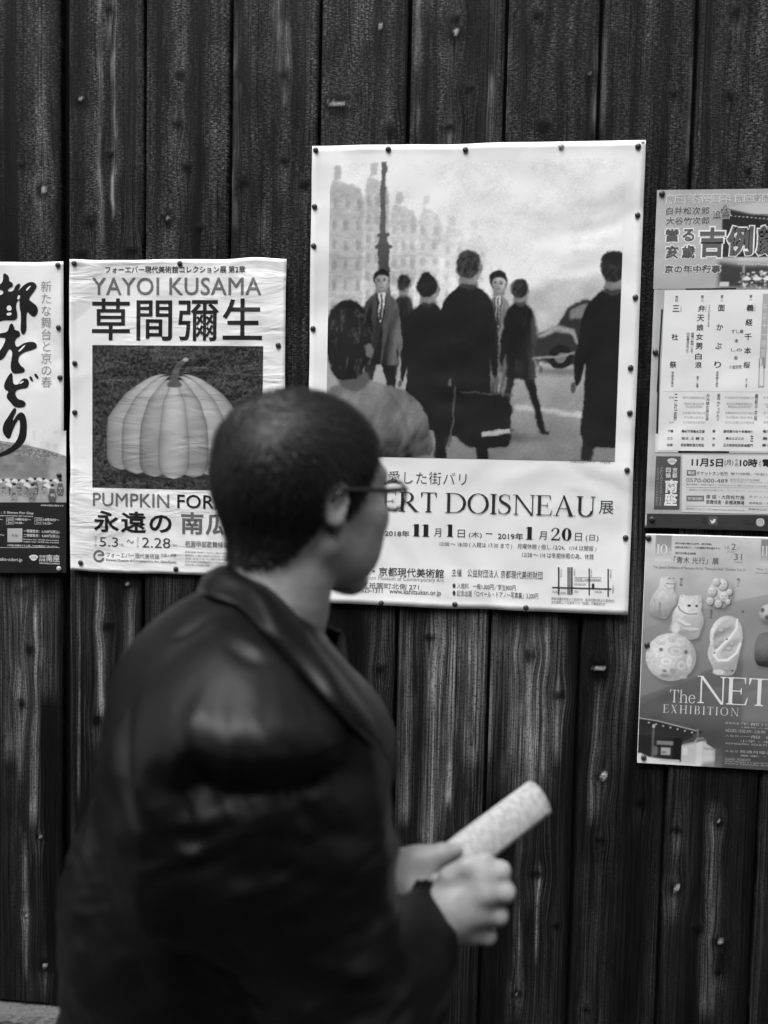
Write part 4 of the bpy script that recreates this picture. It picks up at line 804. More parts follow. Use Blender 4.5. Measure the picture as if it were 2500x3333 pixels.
# twisted hollow carving
carv([(720, 860), (780, 775), (860, 752), (940, 780), (980, 850), (988, 960), (960, 1100), (940, 1230), (900, 1262), (790, 1258), (750, 1225), (748, 1190), (705, 1120), (700, 1060), (720, 990), (708, 940)], .48, .80)
hollow = lambda X, Y: .30+.16*np.clip((X-740)/200, 0, 1)+.10*np.sin(Y*.05+X*.02)
cv.poly(smooth([(738, 985), (745, 900), (790, 825), (850, 790), (915, 800), (920, 860), (880, 925), (830, 985), (780, 1040), (750, 1050)], 2), hollow, 5, .9); cv.poly(smooth([(800, 1070), (850, 1000), (910, 930), (955, 880), (965, 960), (930, 1050), (880, 1105), (820, 1115)], 2), hollow, 5, .9)
cv.line([(935, 778), (930, 860), (885, 935), (830, 992), (775, 1050), (757, 1092), (790, 1134), (870, 1128), (940, 1066), (972, 980)], [14, 16, 15, 14, 16, 18, 20, 22, 20, 14], .80, 3)
for q in ((800, 880, 30, 16), (850, 850, 26, 14), (870, 1030, 34, 18), (800, 960, 22, 18), (900, 985, 16, 24)): cv.oval(q[0]+4, q[1]+6, q[2], q[3], .16, 5, .6); cv.oval(q[0], q[1], q[2]*.8, q[3]*.7, .56, 4, .8)
cv.line([(765, 1150), (830, 1185), (905, 1160), (960, 1090)], 8, .36, 5); cv.line([(775, 1200), (840, 1222), (930, 1212)], 10, .28, 3); cv.line([(730, 1010), (720, 1080), (760, 1150)], 9, .42, 5); cv.oval(800, 1232, 50, 24, .66, 5); cv.line([(920, 1130), (940, 1200)], 8, .42, 5)
cv.oval(856, 954, 8, 7, .05, 1.5); cv.oval(757, 1074, 8, 6, .05, 1.5); cv.oval(912, 1218, 10, 8, .1, 2)
# the edge of more carvings further over
carv([(1120, 680), (1180, 640), (1260, 660), (1280, 760), (1220, 810), (1150, 800), (1110, 750)], .2, .7); carv([(1090, 910), (1200, 870), (1330, 900), (1330, 1160), (1180, 1180), (1090, 1150)], .03, .22); carv([(1450, 560), (1560, 520), (1640, 620), (1600, 760), (1480, 780), (1420, 680)]); carv([(1560, 980), (1700, 940), (1800, 1040), (1760, 1180), (1620, 1200), (1540, 1100)])
for x, y in ((1140, 700), (1180, 760), (1230, 690)): cv.oval(x, y, 16, 20, .1, 4)
# printed gate and wall
cv.poly([(130, 1655), (180, 1650), (680, 1740), (680, 1760), (610, 1762), (600, 1800), (520, 1840), (150, 1830)], .03, 2); cv.line([(140, 1655), (300, 1672), (640, 1740)], 9, .42, 2)
for k in range(7): cv.oval(225+k*62, 1690+k*11, 8, 7, .5, 2)
cv.poly([(100, 1800), (250, 1800), (250, 1820), (290, 1820), (290, 2000), (110, 2000)], .02, 3); cv.poly(rect(290, 1810, 520, 2010), .025, 2); cv.poly(rect(440, 1810, 515, 2020), .012, 2); cv.poly(rect(258, 1700, 278, 1990), .10, 2); cv.oval(268, 1718, 12, 16, .5, 2); cv.poly(rect(300, 1842, 440, 1872), .22, 3); cv.poly(rect(338, 1898, 420, 1960), .40, 3); cv.oval(362, 1938, 20, 12, .2, 3); cv.oval(290, 1930, 22, 42, .14, 5)
cv.poly([(100, 1850), (130, 1850), (130, 1960), (100, 1960)], .34, 3); cv.poly([(515, 1870), (620, 1840), (700, 1820), (730, 1850), (800, 1890), (800, 2040), (515, 2040)], .55, 3); cv.line([(520, 1870), (620, 1842), (640, 1810), (690, 1800), (720, 1836)], 16, .36, 2); cv.poly([(640, 1840), (690, 1830), (690, 2040), (640, 2040)], .66, 3); cv.poly(rect(524, 1890, 566, 1950), .68, 2); cv.poly([(700, 1890), (800, 1890), (800, 1990), (700, 2000)], .60, 6); cv.line([(700, 1886), (790, 1890)], 14, .34, 3); cv.poly(rect(640, 1720, 652, 1840), .2, 2); cv.oval(690, 1812, 26, 14, .16, 4)
cv.poly([(100, 1960), (160, 1955), (230, 1985), (330, 1995), (640, 2030), (640, 2045), (100, 2045)], .66, 5); cv.poly(rect(320, 1996, 500, 2012), .5, 2); cv.poly([(790, 1880), (860, 1880), (860, 2045), (690, 2045), (690, 2010), (800, 1990)], .14, 16, .8)
cv.warp(3, 26, 7); cv.build(P5)
serif(P5, "10", (228, 184, 318, 268), .72, crop=C6, wt=.11, sp=.03); text(P5, "月", (326, 246, 344, 268), .7, crop=C6); serif(P5, "11", (1116, 200, 1170, 282), .7, crop=C6, wt=.11)
for b, t, v, bd in (((384, 168, 696, 186), "現代作家が魅せる世界、根付芸術。", .12, .02), ((382, 200, 768, 220), "伝統の技が息づく、小さな彫刻の粋を展示する。", .12, .02), ((384, 250, 560, 270), "現代作家企画展", .12, .02), ((374, 288, 754, 346), "「青木 光行」展", .10, .006), ((806, 202, 842, 228), "10", .2, 0), ((822, 240, 878, 260), "(Tue)", .25, 0), ((862, 180, 898, 232), "2", .14, -.004), ((884, 264, 950, 320), "31", .14, -.004), ((886, 328, 956, 348), "(Wed)", .25, 0),
                    ((198, 364, 980, 396), "The Special Exhibition of Netsuke Art by \"Mitsuyuki Aoki\" October 2 to 31", .14, 0), ((1068, 388, 1900, 404), "The Last Exhibition of the Year of Netsuke Art", .2, 0), ((1066, 420, 1500, 434), "November and December", .2, 0)):
    text(P5, t, b, v, bold=bd, crop=C6, level=1)
shape(P5, [[(930, 200), (934, 200), (830, 330), (826, 330)]], .45, "printed_rule", crop=C6)
for t, b in (("獅子舞", (424, 470, 450, 540)), ("面づくし", (906, 474, 934, 544)), ("招福招き猫", (678, 736, 700, 812)), ("海", (945, 745, 968, 766))): text(P5, t, b, .12, vertical=len(t) > 1, crop=C6)
serif(P5, "The", (342, 1412, 556, 1524), .70, crop=C6, wt=.09, sp=.05); serif(P5, "NETSUKE", (574, 1298, 1990, 1534), .74, crop=C6, wt=.115, sp=.02); serif(P5, "EXHIBITION", (284, 1540, 922, 1612), .58, crop=C6, wt=.12, sp=.30)
for b, t in (((812, 1690, 924, 1708), "開 館 時 間"), ((938, 1692, 1700, 1718), "午前10時 ― 午後5時"), ((948, 1728, 1700, 1744), "(最終入館は午後4時30分まで)"), ((812, 1748, 1146, 1774), "HOURS: 10:00 AM - 5:00 PM"), ((810, 1796, 922, 1814), "入 館 料"), ((934, 1798, 1700, 1828), "一般 1,000円 (税込)"), ((934, 1838, 1700, 1862), "小学・中学・高校生 500円"), ((808, 1862, 1700, 1880), "ADMISSION: ADULTS 1,000 YEN, STUDENTS 500 YEN"), ((808, 1926, 912, 1944), "休 館 日"), ((932, 1928, 1700, 1956), "毎週月曜日 (祝日の場合は翌日)"), ((932, 1966, 1700, 1982), "夏季・年末年始休館"), ((806, 1992, 1020, 2012), "CLOSED : MONDAYS"), ((804, 2016, 1800, 2032), "When Monday is a national holiday, the museum is open and closed the next day"), ((804, 2034, 1800, 2050), "Seishu Netsuke Art Museum, Mibu, Nakagyo, Kyoto")):
    text(P5, t, b, .42, crop=C6, level=1)
bpy.data.objects.remove(_fo)

# ------------------------------------------------------------------ push pins
m_pin = plain("dark_pin_metal", .035, .35, .5, .2); m_pin2 = plain("bright_pin_metal", .45, .3, .6, .2)
def make_pin():
    prof = [(.0, -.0050), (.0030, -.0047), (.0052, -.0036), (.0062, -.0020), (.0064, -.0006), (.0055, .0000)]
    v, f, n = [(0, -.0050, 0)], [], 16
    for r, y in prof[1:]: v += [(r*math.cos(2*math.pi*k/n), y, r*math.sin(2*math.pi*k/n)) for k in range(n)]
    f += [(0, 1+(k+1) % n, 1+k) for k in range(n)]
    for j in range(len(prof)-2): f += [(1+j*n+k, 1+j*n+(k+1) % n, 1+(j+1)*n+(k+1) % n, 1+(j+1)*n+k) for k in range(n)]
    h = link_mesh("pin_head", v, f, m_pin, None, True)
    mb = MB(); mb.tube([(0, 0, 0), (0, .012, 0)], .0009, 6); s = mb.build("pin_shaft", m_pin2); return h, s
_h, _s = make_pin(); _first = True
def pin(px, py, label, bright=False):
    global _first
    x, z = wall(px, py); e = tag(empty("push_pin", (x, YP-.0006, z)), label, "push pin", "push pins holding the posters")
    h, s = (_h, _s) if _first else (_h.copy(), _s.copy())
    if not _first: COL.objects.link(h); COL.objects.link(s)
    if bright: h.data = h.data.copy(); h.data.materials[0] = m_pin2
    _first = False; h.parent = e; s.parent = e; e.rotation_euler = (random.uniform(-.15, .15), random.uniform(0, 6), random.uniform(-.15, .15))
big, pk, dn, th, ca = "largest street photograph poster", "wrinkled pumpkin poster", "brush calligraphy dance poster", "grey theatre playbill poster", "carvings poster"
for x, y, l in ((1028, 489, f"dark pin in the top left corner of the {big}"), (1264, 486, f"second pin from the left along the top of the {big}"), (1515, 488, f"middle pin along the top edge of the {big}"), (2077, 477, f"dark pin in the top right corner of the {big}"),
                (1024, 673, f"upper pin of three down the left edge of the {big}"), (1021, 801, f"middle pin of three down the left edge of the {big}"), (1019, 1070, f"lowest pin of three down the left edge of the {big}"),
                (2075, 701, f"first pin below the corner on the right edge of the {big}"), (2068, 968, f"second pin below the corner on the right edge of the {big}"), (2052, 1197, f"third pin below the corner on the right edge of the {big}"), (2050, 1344, f"fourth pin below the corner on the right edge of the {big}"), (2041, 1530, f"fifth pin below the corner on the right edge of the {big}"), (2036, 1750, f"lowest pin on the right edge of the {big}"),
                (1241, 1963, f"pin on the bottom edge of the {big}, nearest the man's chin"), (1481, 1967, f"middle pin along the bottom edge of the {big}"), (1712, 1978, f"pin below the map end of the {big}'s bottom edge"),
                (242, 857, f"dark pin in the top left corner of the {pk}"), (586, 858, f"pin at the middle of the {pk}'s top edge"), (244, 1182, f"upper pin on the left edge of the {pk}"), (244, 1342, f"lower pin on the left edge of the {pk}"), (906, 1124, f"pin on the right edge of the {pk}, above the man's head"), (263, 1831, f"pin in the bottom left corner of the {pk}"), (573, 1852, f"pin at the middle of the {pk}'s bottom edge"),
                (189, 863, f"dark pin in the top corner of the {dn}"), (191, 1066, f"pin beside the small vertical lettering, middle of the {dn}"), (196, 1229, f"pin below the small vertical lettering of the {dn}"), (193, 1547, f"dark pin among the printed dancers of the {dn}"),
                (2155, 631, f"pin in the top left corner of the {th}"), (2133, 1146, f"pin halfway down the left edge of the {th}"), (2122, 1690, f"dark pin on the dark bottom band of the {th}"),
                (2111, 1751, f"pin in the top left corner of the {ca}"), (2106, 2098, f"pin halfway down the left edge of the {ca}"), (2095, 2465, f"pin in the bottom left corner of the {ca}")):
    pin(x, y, l)
pin(1826, 476, f"bright worn silver pin along the top of the {big}", True); pin(193, 1851, f"pale silver pin in the black foot of the {dn}", True)

# ------------------------------------------------------------------ smooth solids (signed distance field -> one continuous surface)
class Field:
    def __init__(s, lo, hi, h):
        s.lo, s.h = np.array(lo, float), h; s.n = np.ceil((np.array(hi)-s.lo)/h).astype(int)+1
        s.a = np.full(s.n, .2, np.float32)
    def win(s, lo, hi):
        i = np.clip(np.floor((np.array(lo)-s.lo)/s.h).astype(int), 0, s.n); j = np.clip(np.ceil((np.array(hi)-s.lo)/s.h).astype(int)+1, 0, s.n)
        sl = tuple(slice(a, b) for a, b in zip(i, j))
        ax = [s.lo[k]+s.h*np.arange(i[k], j[k], dtype=np.float32) for k in range(3)]
        return sl, np.meshgrid(*ax, indexing='ij')
    def mix(s, sl, d, k, cut=False):
        a = s.a[sl]
        if cut: d = -d; h = np.maximum(k-np.abs(a-d), 0)/k; s.a[sl] = np.maximum(a, d)+h*h*k*.25
        else: h = np.maximum(k-np.abs(a-d), 0)/k; s.a[sl] = np.minimum(a, d)-h*h*k*.25
    def cone(s, p, q, r0, r1, k=.01, cut=False):
        p, q = np.array(p, float), np.array(q, float); r = max(r0, r1)+k+2*s.h
        sl, (X, Y, Z) = s.win(np.minimum(p, q)-r, np.maximum(p, q)+r)
        if X.size == 0: return
        d = q-p; L = float(d@d)+1e-12; t = np.clip(((X-p[0])*d[0]+(Y-p[1])*d[1]+(Z-p[2])*d[2])/L, 0, 1)
        s.mix(sl, np.sqrt((X-p[0]-t*d[0])**2+(Y-p[1]-t*d[1])**2+(Z-p[2]-t*d[2])**2)-(r0+(r1-r0)*t), k, cut)
    def chain(s, pts, rad, k=.01):
        for i in range(len(pts)-1): s.cone(pts[i], pts[i+1], rad[i], rad[i+1], k)
    def ell(s, c, r, axes=None, k=.01, cut=False):
        c, r = np.array(c, float), np.array(r, float); A = np.eye(3) if axes is None else np.array(axes); e = np.abs(A.T)@r+k+2*s.h
        sl, (X, Y, Z) = s.win(c-e, c+e)
        if X.size == 0: return
        q = [(A[i, 0]*(X-c[0])+A[i, 1]*(Y-c[1])+A[i, 2]*(Z-c[2])) for i in range(3)]
        k0 = np.sqrt(sum((q[i]/r[i])**2 for i in range(3))); k1 = np.sqrt(sum((q[i]/r[i]**2)**2 for i in range(3)))
        s.mix(sl, k0*(k0-1)/np.maximum(k1, 1e-6), k, cut)
    def surface(s):
        a = s.a; ins = a < 0; nx, ny, nz = a.shape
        c = np.zeros((nx-1, ny-1, nz-1), np.int8)
        for i in (0, 1):
            for j in (0, 1):
                for l in (0, 1): c += ins[i:nx-1+i, j:ny-1+j, l:nz-1+l]
        cells = np.argwhere((c > 0) & (c < 8)); idx = np.full(c.shape, -1, np.int64); idx[tuple(cells.T)] = np.arange(len(cells))
        acc = np.zeros((len(cells), 3)); cnt = np.zeros(len(cells)); cor = [(i, j, l) for i in (0, 1) for j in (0, 1) for l in (0, 1)]
        for p in cor:
            for q in cor:
                if sum(abs(x-y) for x, y in zip(p, q)) != 1 or p > q: continue
                va = a[cells[:, 0]+p[0], cells[:, 1]+p[1], cells[:, 2]+p[2]]; vb = a[cells[:, 0]+q[0], cells[:, 1]+q[1], cells[:, 2]+q[2]]
                m = (va < 0) != (vb < 0); t = np.where(m, va/np.where(va == vb, 1, va-vb), 0)
                pt = np.array(p)+t[:, None]*(np.array(q)-np.array(p)); acc[m] += pt[m]; cnt += m
        V = s.lo+s.h*(cells+acc/np.maximum(cnt, 1)[:, None]); F = []
        for ax in range(3):
            o = [k for k in range(3) if k != ax]; sa = [slice(None)]*3; sb = [slice(None)]*3; sa[ax] = slice(0, -1); sb[ax] = slice(1, None)
            A, B = ins[tuple(sa)], ins[tuple(sb)]; e = np.argwhere(A != B)
            e = e[np.all([(e[:, k] > 0) & (e[:, k] < a.shape[k]-1) for k in o], axis=0)]
            def cell(d0, d1): q = e.copy(); q[:, o[0]] -= d0; q[:, o[1]] -= d1; return idx[tuple(q.T)]
            f = np.stack([cell(1, 1), cell(0, 1), cell(0, 0), cell(1, 0)], 1); out = A[tuple(e.T)]
            if ax == 1: out = ~out
            f[~out] = f[~out][:, ::-1]; F.append(f)
        return V, np.concatenate(F)
def relax(V, F, it, lam=.5):
    for _ in range(it):
        acc = np.zeros_like(V); c = np.zeros(len(V))
        for i in range(4):
            for j in ((i+1) % 4, (i-1) % 4): np.add.at(acc, F[:, i], V[F[:, j]]); np.add.at(c, F[:, i], 1)
        V = V+lam*(acc/np.maximum(c, 1)[:, None]-V)
    return V
def normals(V, F):
    n = np.cross(V[F[:, 2]]-V[F[:, 0]], V[F[:, 3]]-V[F[:, 1]]); o = np.zeros_like(V)
    for i in range(4): np.add.at(o, F[:, i], n)
    return o/np.maximum(np.linalg.norm(o, axis=1), 1e-12)[:, None]

# ------------------------------------------------------------------ the man
mm = .001
YM = CAM[1]+1.0                                   # the plane his head stands in
HC = PX(998, 1594, YM)                            # middle of the head at eye height
ha = math.radians(47)
hF = np.array([math.cos(ha), math.sin(ha), -.05]); hF /= np.linalg.norm(hF); hR = np.cross(hF, [0, 0, 1]); hR /= np.linalg.norm(hR); hU = np.cross(hR, hF)
HA = np.array([hF, hR, hU])
def H(f, r, u): return HC+(hF*f+hR*r+hU*u)*mm
sh_r, sh_l = PX(800, 2335, YM-.165), PX(905, 2270, YM+.17)
neck0 = H(-46, 0, -190)
hip = np.array([PX(690, 3400, YM)[0], YM-.01, .86])
el_r = PX(1120, 3400, YM-.16); wr_r = PX(1395, 2985, YM-.052)
el_l = PX(960, 3130, YM+.17); wr_l = PX(1235, 2868, YM+.02)
def ground(x, y): return np.array([x, y, 0.0])
kn_r, kn_l = np.array([hip[0]+.17, YM-.09, .46]), np.array([hip[0]-.02, YM+.08, .47])
an_r, an_l = np.array([hip[0]+.22, YM-.09, .075]), np.array([hip[0]-.28, YM+.08, .13])

lo = np.minimum.reduce([an_l, an_r, el_l, sh_l, HC])-.30; hi = np.maximum.reduce([an_r, wr_r, HC, wr_l, sh_l])+.30; lo[2] = -.02; hi[2] = HC[2]+.15
B = Field(lo, hi, .0034)
# trunk, legs
B.chain([hip, PX(720, 3000, YM), PX(800, 2480, YM), neck0-np.array([.02, 0, .05])], [.115, .10, .10, .05], .03)
for kn, an, sg in ((kn_r, an_r, -1), (kn_l, an_l, 1)):
    h = hip+np.array([0, sg*.08, -.03]); B.chain([h, kn, an], [.085, .055, .038], .03)
    toe = an+np.array([.15, 0, -.045 if sg < 0 else -.10]); B.cone(an+np.array([-.02, 0, -.03]), toe, .034, .026, .02)
for sh, el, wr in ((sh_r, el_r, wr_r), (sh_l, el_l, wr_l)):
    B.cone(neck0-np.array([.0, 0, .09]), sh, .05, .05, .03); B.chain([sh, el], [.052, .042], .02); B.chain([el, wr], [.042, .028], .02)
# neck
B.chain([H(-36, 0, -60), H(-38, 0, -130), neck0], [.052, .049, .053], .02)
B.cone(H(-10, 30, -95), H(-5, 12, -185), .022, .018, .03)
# head
B.ell(H(-12, 0, 33), (.099, .075, .076), HA, .012); B.ell(H(-30, 0, 0), (.078, .070, .070), HA, .02)
B.ell(H(32, 0, -30), (.060, .058, .078), HA, .02)
for s in (-1, 1):
    B.cone(H(-2, s*52, -58), H(62, s*14, -104), .017, .016, .022); B.ell(H(58, s*43, -26), (.026, .021, .022), HA, .018); B.ell(H(48, s*44, -62), (.028, .016, .034), HA, .02)
B.cone(H(80, -28, 20), H(80, 28, 20), .014, .014, .014); B.ell(H(74, 0, -104), (.017, .020, .015), HA, .014)
B.cone(H(86, 0, 8), H(103, 0, -32), .007, .0115, .010)
for s in (-1, 1): B.ell(H(95, s*10, -37), (.010, .008, .008), HA, .006)
for s in (-1, 1): B.ell(H(94, s*31, 1), (.016, .018, .012), HA, .010, True); B.ell(H(77, s*31, 1), (.0135, .0145, .0125), HA, .003)
B.ell(H(90, 0, -63), (.010, .025, .0055), HA, .006); B.ell(H(89, 0, -72), (.010, .022, .0065), HA, .005); B.cone(H(102, -22, -67.5), H(102, 22, -67.5), .0022, .0022, .002, True)
for s in (-1, 1):
    eA = np.array([hF*.96+hU*-.1, hR*s*.93-hF*.35, hU]); eA /= np.linalg.norm(eA, axis=1)[:, None]
    B.ell(H(-14, s*75.5, -12), (.014, .005, .026), eA, .006); B.ell(H(-11, s*81, -6), (.009, .005, .015), eA, .004, True); B.cone(H(-10, s*74, -32), H(-6, s*72, -38), .008, .006, .006)
# hands: palm, five fingers closed on the rolled paper
def hand(wr, mcp, pip, dip, tip, palm_n, thumb, rf, ph):
    c = sum(mcp)/4
    for m in mcp: B.cone(wr+(m-wr)*.18, m, .017, .0128, .014)
    B.cone(wr, wr+(c-wr)*.4, .026, .027, .02)
    B.cone(wr+(mcp[3]-wr)*.3+palm_n*.010, wr+(mcp[3]-wr)*.75+palm_n*.008, .016, .013, .014)
    for i in range(4):
        B.chain([mcp[i], pip[i], dip[i], tip[i]], [rf[i]*1.20, rf[i]*1.10, rf[i]*.94, rf[i]*.80], .0045)
        B.ell(mcp[i]-palm_n*.0005, (rf[i]*1.12,)*3, None, .012); B.ell(pip[i], (rf[i]*1.08,)*3, None, .003)
    B.chain(thumb, [.0140, .0112, .0100, .0085], .006)
A0, A1 = PX(1390, 2876, YM-.002), PX(1745, 2605, YM+.125)      # axis of the rolled paper
ax = (A1-A0)/np.linalg.norm(A1-A0); RR_ = .0235
yk = YM-.062
mr = [PX(1562, 2842, yk+.010), PX(1578, 2904, yk+.003), PX(1564, 2970, yk+.005), PX(1536, 3030, yk+.013)]
pr = [PX(1630, 2836, yk+.014), PX(1644, 2904, yk+.008), PX(1622, 2980, yk+.009), PX(1588, 3046, yk+.014)]
dr = [PX(1622, 2832, yk+.062), PX(1632, 2895, yk+.058), PX(1600, 2985, yk+.056), PX(1566, 3050, yk+.054)]
tr = [PX(1580, 2822, yk+.080), PX(1584, 2880, yk+.076), PX(1556, 2970, yk+.070), PX(1530, 3036, yk+.064)]
hand(wr_r, mr, pr, dr, tr, np.array([0, 1., 0]), [PX(1440, 2915, yk+.016), PX(1462, 2858, yk+.010), PX(1520, 2820, yk+.008), PX(1582, 2798, yk+.014)], [.0098, .0100, .0095, .0083], 0)
yl = YM+.010
ml = [PX(1415, 2795, yl+.030), PX(1420, 2845, yl+.034), PX(1410, 2890, yl+.036), PX(1392, 2928, yl+.034)]
pl_ = [PX(1500, 2792, yl+.040), PX(1500, 2842, yl+.048), PX(1480, 2895, yl+.048), PX(1450, 2938, yl+.044)]
dl_ = [PX(1540, 2806, yl+.020), PX(1540, 2860, yl+.026), PX(1512, 2912, yl+.026), PX(1478, 2952, yl+.024)]
tl_ = [PX(1545, 2824, yl+.000), PX(1540, 2880, yl+.004), PX(1512, 2930, yl+.004), PX(1480, 2965, yl+.006)]
hand(wr_l, ml, pl_, dl_, tl_, np.array([0, -1., 0]), [PX(1300, 2830, yl+.004), PX(1370, 2795, yl-.004), PX(1440, 2775, yl-.004), PX(1484, 2768, yl+.004)], [.0098, .0100, .0095, .0083], 0)
B.ell(PX(1318, 2868, yl-.006), (.046, .020, .034), None, .025); B.ell(PX(1290, 2905, yl-.016), (.034, .020, .026), None, .025)
V, F = B.surface(); V = relax(V, F, 2, .5)
m_skin, t_, b_ = new_mat("skin")
b_.inputs["Base Color"].default_value = grey(.30); b_.inputs["Roughness"].default_value = .5; b_.inputs["Specular IOR Level"].default_value = .4
_tc = N(t_, "ShaderNodeTexCoord"); _n = N(t_, "ShaderNodeTexNoise"); _n.inputs["Scale"].default_value = 55; _n.inputs["Detail"].default_value = 6; t_.links.new(_tc.outputs["Object"], _n.inputs["Vector"])
_m = N(t_, "ShaderNodeMapRange"); _m.inputs[3].default_value = .22; _m.inputs[4].default_value = .34; t_.links.new(_n.outputs[0], _m.inputs[0]); t_.links.new(_m.outputs[0], b_.inputs["Base Color"])
_b = N(t_, "ShaderNodeBump"); _b.inputs["Distance"].default_value = .0022; _b.inputs["Strength"].default_value = .8; t_.links.new(_n.outputs[0], _b.inputs["Height"]); t_.links.new(_b.outputs[0], b_.inputs["Normal"])
man = tag(empty("person", (hip[0], YM, 0)), "man in black jacket and glasses walking past the posters holding rolled paper", "person")
link_mesh("body", V, F, m_skin, man, True)

# hair: a close cap over the skull and short strands combed from the crown
def head_coords(P): q = (P-HC)/mm; return q@hF, q@hR, q@hU
f_, r_, u_ = head_coords(V); nrm = normals(V, F)
def hair_depth(f, r, u):
    """how far a point lies inside the hair line, mm"""
    ar = np.abs(r); back = np.clip((10-f)/40, 0, 1)
    low = np.where(f > -22, np.interp(f, [-22, -4, 12, 30, 52, 68], [-20, 4, -34, -6, 34, 60]), np.interp(f, [-120, -90, -60, -30, -22], [-86, -88, -82, -48, -12]))
    return np.minimum(u-low, np.where(u > 45, 78-f+np.clip(45-ar, 0, 45)*.1, 99))
d_ = hair_depth(f_, r_, u_)+(fbm(V*np.array([190, 190, 120]), 8, 2)-.5)*9; ear = ((f_+14)/17)**2+((u_+11)/28)**2
headm = (u_ > -100) & (np.hypot(f_+12, r_) < 125) & (np.abs(r_) < 77.5)
hm = (d_ > 0) & headm & ~((np.abs(r_) > 70) & (ear < 1))
keep = hm[F].all(1); Fh = F[keep]; used = np.unique(Fh); remap = np.full(len(V), -1); remap[used] = np.arange(len(used))
thin_sheen = np.exp(-((f_+62)/40)**2-((u_-82)/34)**2-((r_+2)/52)**2)      # sparse at the crown, whose grey sheen is painted into the cap colour
Vh = V[used]+nrm[used]*(np.clip(d_[used]/7, .1, 1)*(3.8-2.4*thin_sheen[used]))[:, None]*mm
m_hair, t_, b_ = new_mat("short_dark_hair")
_a = N(t_, "ShaderNodeAttribute"); _a.attribute_name = "thin_sheen"; _m = N(t_, "ShaderNodeMapRange"); _m.inputs[3].default_value = .005; _m.inputs[4].default_value = .15
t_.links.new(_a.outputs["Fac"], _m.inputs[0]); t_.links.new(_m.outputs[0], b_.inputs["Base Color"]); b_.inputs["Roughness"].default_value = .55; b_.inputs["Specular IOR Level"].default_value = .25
hair = link_mesh("hair", Vh, remap[Fh], m_hair, man, True); set_attr(hair, "thin_sheen", thin_sheen[used])
m_str = plain("hair_strand", .012, .40, .3, .9, 700)
cand = used[d_[used] > 1.5]; pick = rng.choice(cand, 26000); keepp = rng.random(len(pick)) > thin_sheen[pick]*.62; pick = pick[keepp]
P = V[pick]+nrm[pick]*3.2*mm*np.clip(d_[pick]/7, .1, 1)[:, None]+rng.normal(0, .0012, (len(pick), 3)); n0 = nrm[pick]
whorl = H(-58, 8, 98); flow = P-whorl; flow += np.outer(np.full(len(P), .10), hF)*np.clip(u_[pick]/60, 0, 1)[:, None]-np.array([0, 0, .05]); flow += rng.normal(0, .020, flow.shape)
flow -= n0*(flow*n0).sum(1)[:, None]; flow /= np.linalg.norm(flow, axis=1)[:, None]; side = np.cross(flow, n0)
L = rng.uniform(.007, .019, len(P))*np.clip(d_[pick]/14, .35, 1); w = .00032
lift = rng.uniform(.0003, .0034, len(P))[:, None]
c0 = P; c1 = P+flow*(L*.5)[:, None]+n0*lift; c2 = P+flow*L[:, None]+n0*lift*.6
SV = np.stack([c0-side*w, c0+side*w, c1-side*w, c1+side*w, c2], 1).reshape(-1, 3); b0 = np.arange(len(P))*5
SF = [(a, a+1, a+3, a+2) for a in b0]+[(a+2, a+3, a+4) for a in b0]
st = link_mesh("hair_strands", SV, SF, m_str, hair, True); st["kind"] = "stuff"

# jacket
jl = lo.copy(); jl[2] = .74; jh = hi.copy(); jh[2] = HC[2]-.08; J = Field(jl, jh, .0037)
J.ell(PX(790, 2400, YM-.03), (.135, .19, .135), None, .05)
J.ell(PX(812, 2560, YM-.125), (.140, .165, .175), None, .035); J.ell(PX(655, 2235, YM-.05), (.088, .10, .085), None, .05); J.cone(PX(860, 2560, YM-.165), PX(900, 2700, YM-.165), .106, .098, .03)
J.cone(PX(900, 2640, YM-.165), el_r, .098, .080, .04); J.chain([el_r, el_r+(wr_r-el_r)*.55, wr_r+(wr_r-el_r)*.10], [.080, .060, .0335], .03)
J.cone(PX(880, 2290, YM+.14), PX(900, 2650, YM+.17), .095, .085, .05); J.chain([PX(900, 2650, YM+.17), el_l, wr_l-np.array([.065, 0, .0])], [.085, .065, .036], .03)
J.cone(PX(775, 2560, YM-.02), PX(690, 2900, YM-.02), .128, .155, .06); J.cone(PX(690, 2900, YM-.02), PX(655, 3560, YM-.02), .155, .174, .06); J.cone(PX(655, 3560, YM-.02), PX(650, 3800, YM-.02), .178, .182, .03)
J.cone(PX(885, 2500, YM-.02), PX(870, 3300, YM), .098, .106, .06); J.ell(PX(1060, 2440, YM-.04), (.070, .10, .075), None, .04)
J.cone(neck0+np.array([-.02, 0, .01]), neck0-np.array([.03, 0, .08]), .072, .10, .05)
# hollow for neck and hands
J.cone(H(-30, 0, -140), H(-50, 0, -196), .055, .058, .006, True)
J.cone(wr_r+(wr_r-el_r)*.045, wr_r+(wr_r-el_r)*.22, .027, .029, .004, True)
VJ, FJ = J.surface(); VJ = relax(VJ, FJ, 3, .5); nj = normals(VJ, FJ)
